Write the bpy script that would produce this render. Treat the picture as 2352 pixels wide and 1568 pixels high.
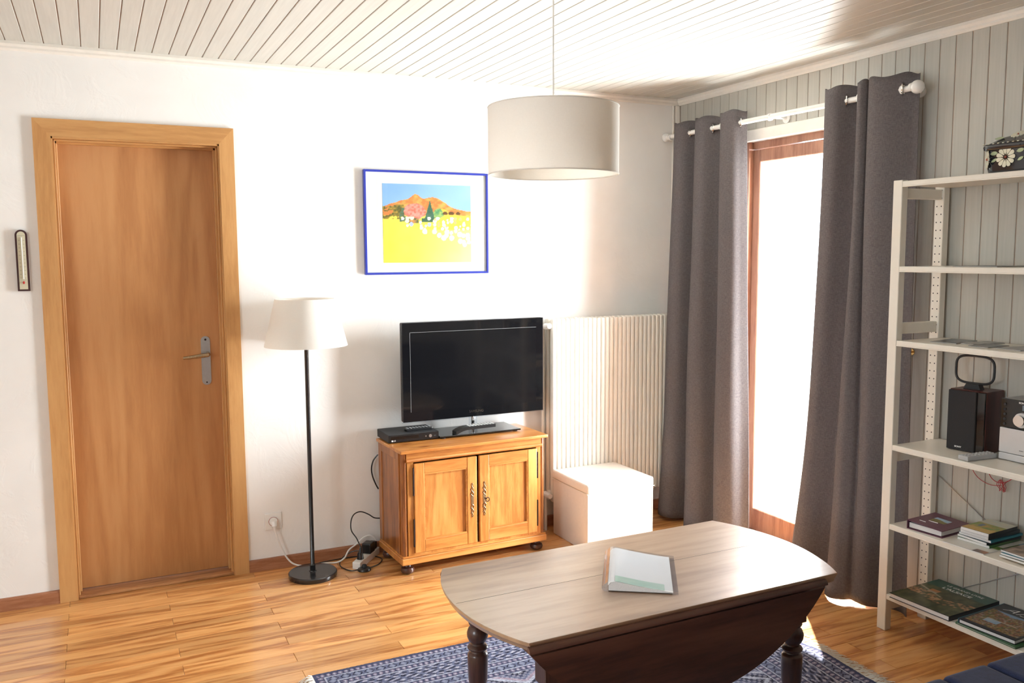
import bpy, bmesh, math, random
from mathutils import Vector, Matrix
from math import sin, cos, pi, radians, sqrt, atan2
random.seed(7)
SC = bpy.context.scene
for _o in list(bpy.data.objects):
    bpy.data.objects.remove(_o)
COL = SC.collection

# ------------------------------------------------------------------ camera
YAW, PITCH, ROLL = 0.447613, 0.100856, -0.0054927
cam_d = bpy.data.cameras.new('camera')
cam = bpy.data.objects.new('camera', cam_d)
COL.objects.link(cam)
Fv = Vector((sin(YAW) * cos(PITCH), cos(YAW) * cos(PITCH), -sin(PITCH)))
R0 = Vector((cos(YAW), -sin(YAW), 0.0))
U0 = R0.cross(Fv)
Rv = R0 * cos(ROLL) + U0 * sin(ROLL)
Uv = -R0 * sin(ROLL) + U0 * cos(ROLL)
M = Matrix((Rv, Uv, -Fv)).transposed().to_4x4()
M.translation = Vector((-3.11595, -4.21648, 1.52772))
cam.matrix_world = M
cam_d.sensor_width = 36.0
cam_d.lens = 1989.014 / 2352 * 36.0
cam_d.clip_start = 0.05
SC.camera = cam

# ------------------------------------------------------------------ world, sun, daylight, exposure
world = bpy.data.worlds.new('world')
SC.world = world
world.use_nodes = True
_bg = world.node_tree.nodes['Background']
_bg.inputs['Color'].default_value = (0.80, 0.89, 1.0, 1)
_bg.inputs['Strength'].default_value = 6.0


def area(name, loc, direction, sx, sy, power, color):
    d = bpy.data.lights.new(name, 'AREA')
    d.shape = 'RECTANGLE'
    d.size, d.size_y = sx, sy
    d.energy = power
    d.color = color
    o = bpy.data.objects.new(name, d)
    COL.objects.link(o)
    o.location = loc
    o.rotation_euler = Vector(direction).to_track_quat('-Z', 'Y').to_euler()
    return o


_sd = bpy.data.lights.new('sun', 'SUN')
_sd.energy = 26.0
_sd.angle = radians(0.6)
_sd.color = (1.0, 0.93, 0.82)
_so = bpy.data.objects.new('sun', _sd)
COL.objects.link(_so)
_so.location = (3, 3, 5)
_so.rotation_euler = Vector((-0.65 * 0.60, -0.76 * 0.60, -0.80)).to_track_quat('-Z', 'Y').to_euler()
# daylight that enters through the balcony door and the window in the left wall
area('balcony_daylight', (0.42, -1.0, 1.12), (-1, 0.12, 0.05), 1.15, 2.0, 310.0, (0.93, 0.96, 1.0))
area('window_daylight', (-5.35, -3.3, 1.55), (1, 0.1, -0.05), 1.1, 1.2, 40.0, (0.88, 0.94, 1.0))

SC.view_settings.view_transform = 'Standard'
SC.view_settings.look = 'None'
SC.view_settings.gamma = 1.0
SC.view_settings.exposure = 0.50
SC.view_settings.use_curve_mapping = False
SC.cycles.use_denoising = True
SC.cycles.max_bounces = 10
SC.cycles.diffuse_bounces = 6
SC.cycles.transparent_max_bounces = 12
SC.cycles.sample_clamp_indirect = 8.0


# ------------------------------------------------------------------ helpers: nodes and materials
def new_mat(name):
    m = bpy.data.materials.new(name)
    m.use_nodes = True
    nt = m.node_tree
    return m, nt, nt.nodes['Principled BSDF']


def P(bsdf, **kw):
    for k, v in kw.items():
        k = k.replace('_', ' ')
        if k in bsdf.inputs:
            bsdf.inputs[k].default_value = v


def ramp(nt, stops, src=None, interp='LINEAR'):
    r = nt.nodes.new('ShaderNodeValToRGB')
    r.color_ramp.interpolation = interp
    els = r.color_ramp.elements
    while len(els) < len(stops):
        els.new(0.5)
    for e, (p, c) in zip(els, stops):
        e.position = p
        e.color = (*c, 1) if len(c) == 3 else c
    if src is not None:
        nt.links.new(src, r.inputs[0])
    return r


def noise(nt, scale, detail=3, rough=0.55, vec=None, dist=0.0):
    n = nt.nodes.new('ShaderNodeTexNoise')
    n.inputs['Scale'].default_value = scale
    n.inputs['Detail'].default_value = detail
    n.inputs['Roughness'].default_value = rough
    n.inputs['Distortion'].default_value = dist
    if vec is not None:
        nt.links.new(vec, n.inputs['Vector'])
    return n


def bump(nt, bsdf, height, strength=0.2, dist=0.01):
    b = nt.nodes.new('ShaderNodeBump')
    b.inputs['Strength'].default_value = strength
    b.inputs['Distance'].default_value = dist
    nt.links.new(height, b.inputs['Height'])
    nt.links.new(b.outputs[0], bsdf.inputs['Normal'])


def mapping(nt, scale=(1, 1, 1), rnd=False, rot=(0, 0, 0), coord='Object'):
    tc = nt.nodes.new('ShaderNodeTexCoord')
    mp = nt.nodes.new('ShaderNodeMapping')
    mp.inputs['Scale'].default_value = scale
    mp.inputs['Rotation'].default_value = rot
    nt.links.new(tc.outputs[coord], mp.inputs['Vector'])
    out = mp.outputs[0]
    if rnd:
        oi = nt.nodes.new('ShaderNodeObjectInfo')
        gm = nt.nodes.new('ShaderNodeNewGeometry')
        ad = nt.nodes.new('ShaderNodeMath')
        ad.operation = 'ADD'
        nt.links.new(oi.outputs['Random'], ad.inputs[0])
        nt.links.new(gm.outputs['Random Per Island'], ad.inputs[1])
        mu = nt.nodes.new('ShaderNodeMath')
        mu.operation = 'MULTIPLY'
        mu.inputs[1].default_value = 37.0
        nt.links.new(ad.outputs[0], mu.inputs[0])
        va = nt.nodes.new('ShaderNodeVectorMath')
        va.operation = 'ADD'
        nt.links.new(out, va.inputs[0])
        nt.links.new(mu.outputs[0], va.inputs[1])
        return va.outputs[0], ad.outputs[0]
    return out


def plain(name, color, rough=0.5, metallic=0.0, var=0.0, vscale=30, spec=0.5, coat=0.0, bumpy=0.0):
    """procedural plain material: a little noise in colour and relief"""
    m, nt, b = new_mat(name)
    P(b, Roughness=rough, Metallic=metallic, Coat_Weight=coat)
    b.inputs['Specular IOR Level'].default_value = spec
    n = noise(nt, vscale, 3, vec=mapping(nt))
    k = 1 - var
    r = ramp(nt, [(0.3, tuple(c * k for c in color)), (0.7, tuple(min(1, c * (1 + var * 0.5)) for c in color))], n.outputs[0])
    nt.links.new(r.outputs[0], b.inputs['Base Color'])
    if bumpy:
        bump(nt, b, n.outputs[0], bumpy, 0.004)
    return m


def wood(name, light, mid, dark, axis='X', scale=1.0, rough=0.35, spec=0.5, coat=0.0, rnd=True, tone=0.25, knots=0.0, cath=0.5):
    """grain running along the given local axis"""
    m, nt, b = new_mat(name)
    P(b, Roughness=rough, Coat_Weight=coat, Coat_Roughness=0.2)
    b.inputs['Specular IOR Level'].default_value = spec
    s = {'X': (1.2, 11, 11), 'Y': (11, 1.2, 11), 'Z': (11, 11, 1.2)}[axis]
    s = tuple(v * scale for v in s)
    if rnd:
        vec, rn = mapping(nt, s, True)
    else:
        vec, rn = mapping(nt, s), None
    big = noise(nt, 0.9, 2, 0.5, vec, 0.6)
    mul = nt.nodes.new('ShaderNodeMath')
    mul.operation = 'MULTIPLY'
    mul.inputs[1].default_value = 22.0 * cath
    nt.links.new(big.outputs[0], mul.inputs[0])
    sn = nt.nodes.new('ShaderNodeMath')
    sn.operation = 'SINE'
    nt.links.new(mul.outputs[0], sn.inputs[0])
    fine = noise(nt, 7.0, 4, 0.65, vec, 0.2)
    mx = nt.nodes.new('ShaderNodeMath')
    mx.operation = 'MULTIPLY_ADD'
    mx.inputs[1].default_value = 0.27
    nt.links.new(sn.outputs[0], mx.inputs[0])
    nt.links.new(fine.outputs[0], mx.inputs[2])
    r = ramp(nt, [(0.15, dark), (0.45, mid), (0.8, light)], mx.outputs[0])
    out = r.outputs[0]
    if rn is not None and tone > 0:
        fr = nt.nodes.new('ShaderNodeMath')
        fr.operation = 'FRACT'
        m7 = nt.nodes.new('ShaderNodeMath')
        m7.operation = 'MULTIPLY'
        m7.inputs[1].default_value = 7.31
        nt.links.new(rn, m7.inputs[0])
        nt.links.new(m7.outputs[0], fr.inputs[0])
        hs = nt.nodes.new('ShaderNodeHueSaturation')
        mr = nt.nodes.new('ShaderNodeMapRange')
        mr.inputs['To Min'].default_value = 1 - tone
        mr.inputs['To Max'].default_value = 1 + tone * 0.6
        nt.links.new(fr.outputs[0], mr.inputs['Value'])
        nt.links.new(mr.outputs[0], hs.inputs['Value'])
        nt.links.new(out, hs.inputs['Color'])
        out = hs.outputs[0]
    if knots > 0:
        vo = nt.nodes.new('ShaderNodeTexVoronoi')
        vo.inputs['Scale'].default_value = 1.0
        v2 = mapping(nt, {'X': (3, 8, 8), 'Y': (8, 3, 8), 'Z': (8, 8, 3)}[axis])
        nt.links.new(v2, vo.inputs['Vector'])
        kr = ramp(nt, [(0.0, (0.25, 0.12, 0.05)), (0.05, (0.5, 0.25, 0.12)), (0.12, (1, 1, 1))], vo.outputs['Distance'])
        mm = nt.nodes.new('ShaderNodeMix')
        mm.data_type = 'RGBA'
        mm.blend_type = 'MULTIPLY'
        mm.inputs[0].default_value = knots
        nt.links.new(out, mm.inputs[6])
        nt.links.new(kr.outputs[0], mm.inputs[7])
        out = mm.outputs[2]
    nt.links.new(out, b.inputs['Base Color'])
    bump(nt, b, fine.outputs[0], 0.06, 0.002)
    return m


def painted(name, c, c2, axis):
    """thin paint over boards: fine brush strokes along the grain"""
    m, nt, b = new_mat(name)
    P(b, Roughness=0.42)
    s = {'X': (2, 60, 60), 'Y': (60, 2, 60), 'Z': (60, 60, 2)}[axis]
    vec, rn = mapping(nt, s, True)
    n = noise(nt, 1.6, 4, 0.6, vec)
    r = ramp(nt, [(0.3, c2), (0.65, c)], n.outputs[0])
    nt.links.new(r.outputs[0], b.inputs['Base Color'])
    bump(nt, b, n.outputs[0], 0.12, 0.001)
    return m


def fabric(name, c, c2, scale=700, rough=0.95, trans=0.0, tcol=None):
    m, nt, b = new_mat(name)
    P(b, Roughness=rough)
    b.inputs['Specular IOR Level'].default_value = 0.15
    n1 = noise(nt, scale, 2, 0.6, mapping(nt, (1, 1, 0.12)))
    n2 = noise(nt, scale, 2, 0.6, mapping(nt, (0.12, 0.12, 1)))
    ad = nt.nodes.new('ShaderNodeMath')
    ad.operation = 'ADD'
    nt.links.new(n1.outputs[0], ad.inputs[0])
    nt.links.new(n2.outputs[0], ad.inputs[1])
    r = ramp(nt, [(0.8 / 2, c2), (1.2 / 2, c)], None)
    hv = nt.nodes.new('ShaderNodeMath')
    hv.operation = 'MULTIPLY'
    hv.inputs[1].default_value = 0.5
    nt.links.new(ad.outputs[0], hv.inputs[0])
    nt.links.new(hv.outputs[0], r.inputs[0])
    nt.links.new(r.outputs[0], b.inputs['Base Color'])
    bump(nt, b, ad.outputs[0], 0.15, 0.0006)
    if trans > 0:
        tr = nt.nodes.new('ShaderNodeBsdfTranslucent')
        tr.inputs[0].default_value = (*(tcol or c), 1)
        mx = nt.nodes.new('ShaderNodeMixShader')
        mx.inputs[0].default_value = trans
        nt.links.new(b.outputs[0], mx.inputs[1])
        nt.links.new(tr.outputs[0], mx.inputs[2])
        nt.links.new(mx.outputs[0], nt.nodes['Material Output'].inputs[0])
    return m


def clear(name, tint=(1, 1, 1), ior=1.45, rough=0.0, gl=1.0):
    """thin clear sheet: see-through with a fresnel sheen"""
    m, nt, b = new_mat(name)
    nt.nodes.remove(b)
    tr = nt.nodes.new('ShaderNodeBsdfTransparent')
    tr.inputs[0].default_value = (*tint, 1)
    g = nt.nodes.new('ShaderNodeBsdfGlossy')
    g.inputs['Roughness'].default_value = rough
    fr = nt.nodes.new('ShaderNodeFresnel')
    fr.inputs[0].default_value = ior
    mu = nt.nodes.new('ShaderNodeMath')
    mu.operation = 'MULTIPLY'
    mu.inputs[1].default_value = gl
    nt.links.new(fr.outputs[0], mu.inputs[0])
    mx = nt.nodes.new('ShaderNodeMixShader')
    gm = nt.nodes.new('ShaderNodeNewGeometry')     # sheen only where light meets the outer side of the sheet
    inv = nt.nodes.new('ShaderNodeMath')
    inv.operation = 'SUBTRACT'
    inv.inputs[0].default_value = 1.0
    nt.links.new(gm.outputs['Backfacing'], inv.inputs[1])
    m2 = nt.nodes.new('ShaderNodeMath')
    m2.operation = 'MULTIPLY'
    nt.links.new(mu.outputs[0], m2.inputs[0])
    nt.links.new(inv.outputs[0], m2.inputs[1])
    nt.links.new(m2.outputs[0], mx.inputs[0])
    nt.links.new(tr.outputs[0], mx.inputs[1])
    nt.links.new(g.outputs[0], mx.inputs[2])
    nt.links.new(mx.outputs[0], nt.nodes['Material Output'].inputs[0])
    return m


def print_mat(name, rough=0.35, spec=0.5, coat=0.0):
    m, nt, b = new_mat(name)
    a = nt.nodes.new('ShaderNodeVertexColor')
    a.layer_name = 'ink'
    nt.links.new(a.outputs[0], b.inputs['Base Color'])
    P(b, Roughness=rough, Coat_Weight=coat)
    b.inputs['Specular IOR Level'].default_value = spec
    return m


MT = {}
MT['plaster'] = plain('plaster_white', (0.86, 0.845, 0.815), 0.9, var=0.03, vscale=5, spec=0.2)
_m, _nt, _b = MT['plaster'], MT['plaster'].node_tree, MT['plaster'].node_tree.nodes['Principled BSDF']
_n = noise(_nt, 4.5, 5, 0.6, mapping(_nt), 1.0)
_r = ramp(_nt, [(0.52, (0, 0, 0)), (0.60, (1, 1, 1)), (0.66, (0.4, 0.4, 0.4))], _n.outputs[0])
bump(_nt, _b, _r.outputs[0], 0.17, 0.003)
MT['ceil'] = painted('ceiling_paint', (0.60, 0.59, 0.535), (0.54, 0.53, 0.48), 'Y')
MT['board'] = painted('wall_board_paint', (0.475, 0.462, 0.412), (0.425, 0.413, 0.366), 'Z')
MT['groove'] = plain('bare_wood_groove', (0.33, 0.20, 0.13), 0.8, var=0.1)
MT['trimw'] = plain('white_trim_paint', (0.80, 0.76, 0.69), 0.4, var=0.03)
MT['floor'] = wood('pine_parquet', (0.72, 0.37, 0.135), (0.62, 0.285, 0.09), (0.40, 0.14, 0.035), 'X', 1.0, 0.30, 0.5, 0.6, tone=0.2, cath=1.2)
MT['floor'].node_tree.nodes['Principled BSDF'].inputs['Coat Roughness'].default_value = 0.07
MT['base'] = wood('skirting_wood', (0.50, 0.25, 0.14), (0.44, 0.20, 0.105), (0.33, 0.13, 0.06), 'X', 1.5, 0.4, tone=0.1)
MT['doorw'] = wood('beech_veneer', (0.55, 0.275, 0.11), (0.50, 0.235, 0.088), (0.43, 0.19, 0.068), 'Z', 0.55, 0.38, rnd=False, cath=0.9)
MT['casing'] = wood('beech_casing', (0.62, 0.34, 0.13), (0.57, 0.30, 0.11), (0.48, 0.235, 0.08), 'Z', 1.0, 0.35, tone=0.05, cath=0.3)
MT['casingh'] = wood('beech_casing_head', (0.62, 0.34, 0.13), (0.57, 0.30, 0.11), (0.48, 0.235, 0.08), 'X', 1.0, 0.35, tone=0.05, cath=0.3)
MT['thresh'] = wood('worn_oak', (0.50, 0.25, 0.10), (0.42, 0.19, 0.07), (0.25, 0.10, 0.035), 'X', 1.5, 0.5, tone=0.05)
MT['mahog'] = wood('mahogany_window', (0.46, 0.25, 0.16), (0.39, 0.195, 0.125), (0.27, 0.12, 0.075), 'Z', 1.2, 0.35, tone=0.05, cath=0.3)
MT['pine'] = wood('antique_pine', (0.72, 0.36, 0.11), (0.64, 0.285, 0.073), (0.46, 0.17, 0.036), 'Z', 0.8, 0.3, 0.5, 0.25, tone=0.1, knots=0.75, cath=0.45)
MT['pineh'] = wood('antique_pine_rail', (0.68, 0.33, 0.098), (0.60, 0.26, 0.064), (0.44, 0.155, 0.033), 'X', 0.8, 0.3, 0.5, 0.25, tone=0.1, knots=0.75, cath=0.45)
MT['pined'] = wood('antique_pine_dark', (0.50, 0.21, 0.06), (0.40, 0.145, 0.035), (0.22, 0.07, 0.018), 'Z', 0.8, 0.28, 0.5, 0.3, tone=0.1, knots=0.5, cath=0.4)
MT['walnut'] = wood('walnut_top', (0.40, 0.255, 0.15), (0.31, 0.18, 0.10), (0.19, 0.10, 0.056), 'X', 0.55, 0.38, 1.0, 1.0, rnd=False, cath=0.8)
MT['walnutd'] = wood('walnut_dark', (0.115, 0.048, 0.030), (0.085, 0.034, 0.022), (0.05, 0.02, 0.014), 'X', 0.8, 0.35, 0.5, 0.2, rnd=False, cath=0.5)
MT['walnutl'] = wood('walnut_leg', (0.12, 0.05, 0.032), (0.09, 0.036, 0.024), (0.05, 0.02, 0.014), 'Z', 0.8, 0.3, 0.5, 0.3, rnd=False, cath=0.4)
MT['black'] = plain('black_plastic', (0.012, 0.012, 0.013), 0.28, var=0.1)
MT['blackm'] = plain('black_matte', (0.02, 0.02, 0.022), 0.6, var=0.1)
MT['blackmetal'] = plain('black_lacquered_metal', (0.012, 0.012, 0.014), 0.22, var=0.1, coat=0.4)
MT['gloss'] = plain('piano_black', (0.006, 0.006, 0.007), 0.05, var=0.0, spec=0.6)
MT['screen'] = plain('screen_glass', (0.006, 0.006, 0.007), 0.09, var=0.0, spec=0.5)
MT['acryl'] = clear('clear_acrylic_edge', (0.92, 0.93, 0.95), 1.5)
MT['glass'] = clear('window_glass', (0.97, 0.985, 0.98), 1.5)
MT['sleeve'] = clear('clear_plastic_sleeve', (0.97, 0.98, 1.0), 1.5, 0.12, 1.6)
MT['white'] = plain('white_plastic', (0.80, 0.79, 0.76), 0.3, var=0.02)
MT['radw'] = plain('radiator_enamel', (0.80, 0.765, 0.69), 0.3, var=0.02)
MT['chrome'] = plain('polished_metal', (0.78, 0.77, 0.75), 0.12, 1.0, var=0.02)
MT['steel'] = plain('brushed_steel', (0.52, 0.53, 0.55), 0.36, 1.0, var=0.05, vscale=90)
MT['bronze'] = plain('worn_bronze', (0.42, 0.32, 0.20), 0.38, 1.0, var=0.3, vscale=200)
MT['iron'] = plain('dark_iron', (0.05, 0.035, 0.03), 0.45, 0.8, var=0.3, vscale=200)
MT['shade'] = fabric('white_lamp_fabric', (0.90, 0.88, 0.84), (0.86, 0.84, 0.80), 900, 0.9, 0.36, (0.92, 0.87, 0.80))
MT['shadein'] = plain('shade_lining', (0.86, 0.85, 0.83), 0.6, var=0.01)
MT['curtain'] = fabric('grey_linen', (0.172, 0.154, 0.153), (0.108, 0.096, 0.099), 620, 0.9, 0.05, (0.35, 0.18, 0.13))
MT['leather'] = plain('cream_leatherette', (0.80, 0.74, 0.66), 0.42, var=0.03, vscale=60, bumpy=0.05)
MT['shelfw'] = plain('shelf_white_lacquer', (0.74, 0.70, 0.62), 0.35, var=0.02)
MT['velvet'] = fabric('navy_velvet', (0.022, 0.032, 0.085), (0.014, 0.02, 0.055), 500, 0.8)
MT['velvet'].node_tree.nodes['Principled BSDF'].inputs['Sheen Weight'].default_value = 0.15
MT['blue'] = plain('blue_frame_lacquer', (0.03, 0.045, 0.34), 0.3, var=0.05)
MT['mat'] = plain('mat_board', (0.88, 0.87, 0.84), 0.85, var=0.01)
MT['paper'] = plain('page_block', (0.72, 0.71, 0.70), 0.8, var=0.08, vscale=400)
MT['print'] = print_mat('printed_cover', 0.3)
MT['printart'] = print_mat('printed_art', 0.8, 0.2)
MT['rug'] = print_mat('woven_wool', 0.95, 0.1)
MT['fringe'] = plain('cream_wool_fringe', (0.78, 0.74, 0.66), 0.9, var=0.15)
MT['purple'] = plain('plum_cover', (0.13, 0.045, 0.075), 0.42, var=0.06)
MT['cherry'] = wood('dark_cherry', (0.10, 0.025, 0.02), (0.075, 0.018, 0.015), (0.045, 0.01, 0.01), 'Z', 1.0, 0.35, rnd=False)
MT['cloth'] = plain('speaker_grille', (0.028, 0.026, 0.027), 0.95, var=0.3, vscale=900)
MT['silver'] = plain('silver_plastic', (0.62, 0.62, 0.63), 0.35, 0.3, var=0.02)
MT['grey'] = plain('grey_plastic', (0.38, 0.39, 0.40), 0.45, var=0.03)
MT['lcd'] = plain('lcd_glass', (0.16, 0.20, 0.24), 0.1, var=0.05)
MT['wred'] = plain('red_wire', (0.45, 0.02, 0.025), 0.45)
MT['brass'] = plain('brass', (0.75, 0.48, 0.18), 0.2, 1.0, var=0.05)
MT['cream'] = plain('scale_card', (0.62, 0.58, 0.42), 0.6, var=0.03)
MT['dbrown'] = plain('dark_brown_lacquer', (0.045, 0.012, 0.012), 0.3)
MT['red'] = plain('red_fluid', (0.5, 0.01, 0.01), 0.3)
MT['ink'] = plain('black_ink', (0.03, 0.03, 0.03), 0.6)
MT['wink'] = plain('white_ink', (0.85, 0.85, 0.83), 0.5)
MT['terr'] = plain('terrace_paving', (0.62, 0.60, 0.56), 0.85, var=0.1, vscale=3)
MT['glaze'] = plain('black_pottery_glaze', (0.018, 0.02, 0.026), 0.1, var=0.2, coat=0.5)
MT['pleaf'] = plain('glaze_green', (0.38, 0.44, 0.26), 0.15, coat=0.4)
MT['ppetal'] = plain('glaze_cream', (0.72, 0.68, 0.52), 0.15, coat=0.4)
MT['pred'] = plain('glaze_red', (0.35, 0.07, 0.04), 0.15, coat=0.4)
MT['teal'] = plain('teal_cover_edge', (0.03, 0.20, 0.27), 0.4)
MT['dkcov'] = plain('dark_cover', (0.02, 0.022, 0.028), 0.35)
MT['green'] = plain('green_cover', (0.05, 0.13, 0.05), 0.35)


# ------------------------------------------------------------------ helpers: geometry
class MB:
    """collects simple shapes and links them as ONE mesh object"""

    def __init__(s):
        s.bm = bmesh.new()

    def box(s, x0, x1, y0, y1, z0, z1, bev=0.0, seg=2, rot=None, at=None):
        g = bmesh.ops.create_cube(s.bm, size=1.0)
        vs = g['verts']
        bmesh.ops.scale(s.bm, verts=vs, vec=(abs(x1 - x0), abs(y1 - y0), abs(z1 - z0)))
        bmesh.ops.translate(s.bm, verts=vs, vec=((x0 + x1) / 2, (y0 + y1) / 2, (z0 + z1) / 2))
        if bev > 0:
            es = list({e for v in vs for e in v.link_edges})
            r = bmesh.ops.bevel(s.bm, geom=es, offset=bev, segments=seg, affect='EDGES', profile=0.6)
            vs = list({v for f in r['faces'] for v in f.verts} | {v for v in vs if v.is_valid})
        if rot is not None:
            bmesh.ops.rotate(s.bm, verts=vs, cent=at or (0, 0, 0), matrix=rot)
        return vs

    def cyl(s, p0, p1, r0, r1=None, seg=20, caps=True):
        r1 = r0 if r1 is None else r1
        p0, p1 = Vector(p0), Vector(p1)
        d = p1 - p0
        L = d.length
        g = bmesh.ops.create_cone(s.bm, cap_ends=caps, cap_tris=False, segments=seg, radius1=r0, radius2=r1, depth=L)
        q = d.to_track_quat('Z', 'Y').to_matrix()
        bmesh.ops.rotate(s.bm, verts=g['verts'], cent=(0, 0, 0), matrix=q)
        bmesh.ops.translate(s.bm, verts=g['verts'], vec=(p0 + p1) / 2)
        return g['verts']

    def lathe(s, prof, c=(0, 0, 0), seg=32, ax='Z', close=False):
        rings = []
        for r, z in prof:
            ring = []
            n = 1 if r < 1e-6 else seg
            for i in range(n):
                a = 2 * pi * i / seg
                x, y = r * cos(a), r * sin(a)
                if ax == 'Z':
                    p = (c[0] + x, c[1] + y, c[2] + z)
                elif ax == 'Y':
                    p = (c[0] + x, c[1] + z, c[2] + y)
                else:
                    p = (c[0] + z, c[1] + x, c[2] + y)
                ring.append(s.bm.verts.new(p))
            rings.append(ring)
        pairs = list(zip(rings, rings[1:]))
        if close:
            pairs.append((rings[-1], rings[0]))
        for A, B in pairs:
            for i in range(seg):
                j = (i + 1) % seg
                if len(A) == 1 and len(B) == 1:
                    continue
                if len(A) == 1:
                    s.bm.faces.new((A[0], B[i], B[j]))
                elif len(B) == 1:
                    s.bm.faces.new((A[i], A[j], B[0]))
                else:
                    s.bm.faces.new((A[i], A[j], B[j], B[i]))

    def tube(s, pts, r, seg=8, closed=False, smooth=3):
        pts = [Vector(p) for p in pts]
        if smooth > 1 and len(pts) > 2:
            pts = catmull(pts, smooth, closed)
        n = len(pts)
        rings = []
        up = Vector((0, 0, 1))
        prev = None
        for i, p in enumerate(pts):
            a = pts[(i - 1) % n] if (closed or i > 0) else p
            b = pts[(i + 1) % n] if (closed or i < n - 1) else p
            t = (b - a).normalized()
            if prev is None:
                x = t.cross(up)
                if x.length < 1e-3:
                    x = t.cross(Vector((0, 1, 0)))
            else:
                x = prev - t * prev.dot(t)
            x.normalize()
            prev = x
            y = t.cross(x)
            rr = r(i / (n - 1)) if callable(r) else r
            rings.append([s.bm.verts.new(p + (x * cos(2 * pi * k / seg) + y * sin(2 * pi * k / seg)) * rr) for k in range(seg)])
        m = n if closed else n - 1
        for i in range(m):
            A, B = rings[i], rings[(i + 1) % n]
            for k in range(seg):
                s.bm.faces.new((A[k], A[(k + 1) % seg], B[(k + 1) % seg], B[k]))
        if not closed:
            s.bm.faces.new(rings[0])
            s.bm.faces.new(list(reversed(rings[-1])))

    def prism(s, poly, z0, z1, plane='XY'):
        """extrude a closed 2-D outline; plane XY -> along z, XZ -> along y, YZ -> along x"""
        def mk(u, v, w):
            return {'XY': (u, v, w), 'XZ': (u, w, v), 'YZ': (w, u, v)}[plane]
        A = [s.bm.verts.new(mk(u, v, z0)) for u, v in poly]
        B = [s.bm.verts.new(mk(u, v, z1)) for u, v in poly]
        n = len(poly)
        s.bm.faces.new(A)
        s.bm.faces.new(list(reversed(B)))
        for i in range(n):
            j = (i + 1) % n
            s.bm.faces.new((A[i], B[i], B[j], A[j]))

    def sphere(s, c, r, sub=3, sc=(1, 1, 1)):
        g = bmesh.ops.create_icosphere(s.bm, subdivisions=sub, radius=r)
        bmesh.ops.scale(s.bm, verts=g['verts'], vec=sc)
        bmesh.ops.translate(s.bm, verts=g['verts'], vec=c)

    def build(s, name, mat, parent=None, smooth=False, angle=40, loc=None):
        bmesh.ops.recalc_face_normals(s.bm, faces=s.bm.faces[:])
        me = bpy.data.meshes.new(name)
        s.bm.to_mesh(me)
        s.bm.free()
        me.materials.append(mat)
        if smooth:
            for p in me.polygons:
                p.use_smooth = True
            me.set_sharp_from_angle(angle=radians(angle))
        return link(name, me, parent, loc)


def link(name, me, parent=None, loc=None, rot=None):
    o = bpy.data.objects.new(name, me)
    COL.objects.link(o)
    if parent is not None:
        o.parent = parent
    if loc is not None:
        o.location = loc
    if rot is not None:
        o.rotation_euler = rot
    return o


def catmull(pts, k, closed=False):
    out = []
    n = len(pts)
    m = n if closed else n - 1
    for i in range(m):
        p0 = pts[(i - 1) % n] if (closed or i > 0) else pts[0]
        p1 = pts[i]
        p2 = pts[(i + 1) % n]
        p3 = pts[(i + 2) % n] if (closed or i + 2 < n) else pts[-1]
        for j in range(k):
            t = j / k
            out.append(0.5 * ((2 * p1) + (p2 - p0) * t + (2 * p0 - 5 * p1 + 4 * p2 - p3) * t * t + (3 * p1 - p0 - 3 * p2 + p3) * t ** 3))
    if not closed:
        out.append(pts[-1])
    return out


def tag(o, label=None, cat=None, group=None, kind=None):
    for k, v in (('label', label), ('category', cat), ('group', group), ('kind', kind)):
        if v:
            o[k] = v
    return o


def thing(name, label, cat, loc=(0, 0, 0), rz=0.0, group=None):
    o = bpy.data.objects.new(name, None)
    o.empty_display_size = 0.05
    COL.objects.link(o)
    o.location = loc
    o.rotation_euler = (0, 0, rz)
    return tag(o, label, cat, group)


def struct(o):
    o['kind'] = 'structure'
    return o


def text_mesh(txt, size, extr=0.0004, shear=0.0, bold=0.0):
    cu = bpy.data.curves.new('txt', 'FONT')
    cu.body = txt
    cu.size = size
    cu.extrude = extr
    cu.shear = shear
    cu.offset = bold
    cu.align_x = 'CENTER'
    cu.align_y = 'CENTER'
    o = bpy.data.objects.new('txt', cu)
    COL.objects.link(o)
    dg = bpy.context.evaluated_depsgraph_get()
    me = bpy.data.meshes.new_from_object(o.evaluated_get(dg))
    bpy.data.objects.remove(o)
    return me


def lettering(txt, size, mat, parent, loc, rot, name='lettering', sx=1.0, **kw):
    me = text_mesh(txt, size, **kw)
    me.materials.clear()
    me.materials.append(mat)
    o = link(name, me, parent, loc, rot)
    o.scale = (sx, 1, 1)
    return o


def print_sheet(name, w, h, nx, ny, fn, mat, parent=None, loc=(0, 0, 0), rot=(0, 0, 0), thick=0.0, zf=None):
    """flat printed sheet: fn(u, v) -> rgb, u along local x, v along local y"""
    vs, fs, cols = [], [], []
    for j in range(ny + 1):
        for i in range(nx + 1):
            u, v = i / nx, j / ny
            z = zf(u, v) if zf else 0.0
            vs.append(((u - 0.5) * w, (v - 0.5) * h, z))
            cols.extend((*fn(u, v), 1.0))
    for j in range(ny):
        for i in range(nx):
            a = j * (nx + 1) + i
            fs.append((a, a + 1, a + nx + 2, a + nx + 1))
    me = bpy.data.meshes.new(name)
    me.from_pydata(vs, [], fs)
    ca = me.color_attributes.new('ink', 'FLOAT_COLOR', 'POINT')
    ca.data.foreach_set('color', cols)
    me.materials.append(mat)
    if zf:
        for p in me.polygons:
            p.use_smooth = True
    return link(name, me, parent, loc, rot)


# value noise for the printed patterns
_perm = [random.random() for _ in range(4096)]


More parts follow.
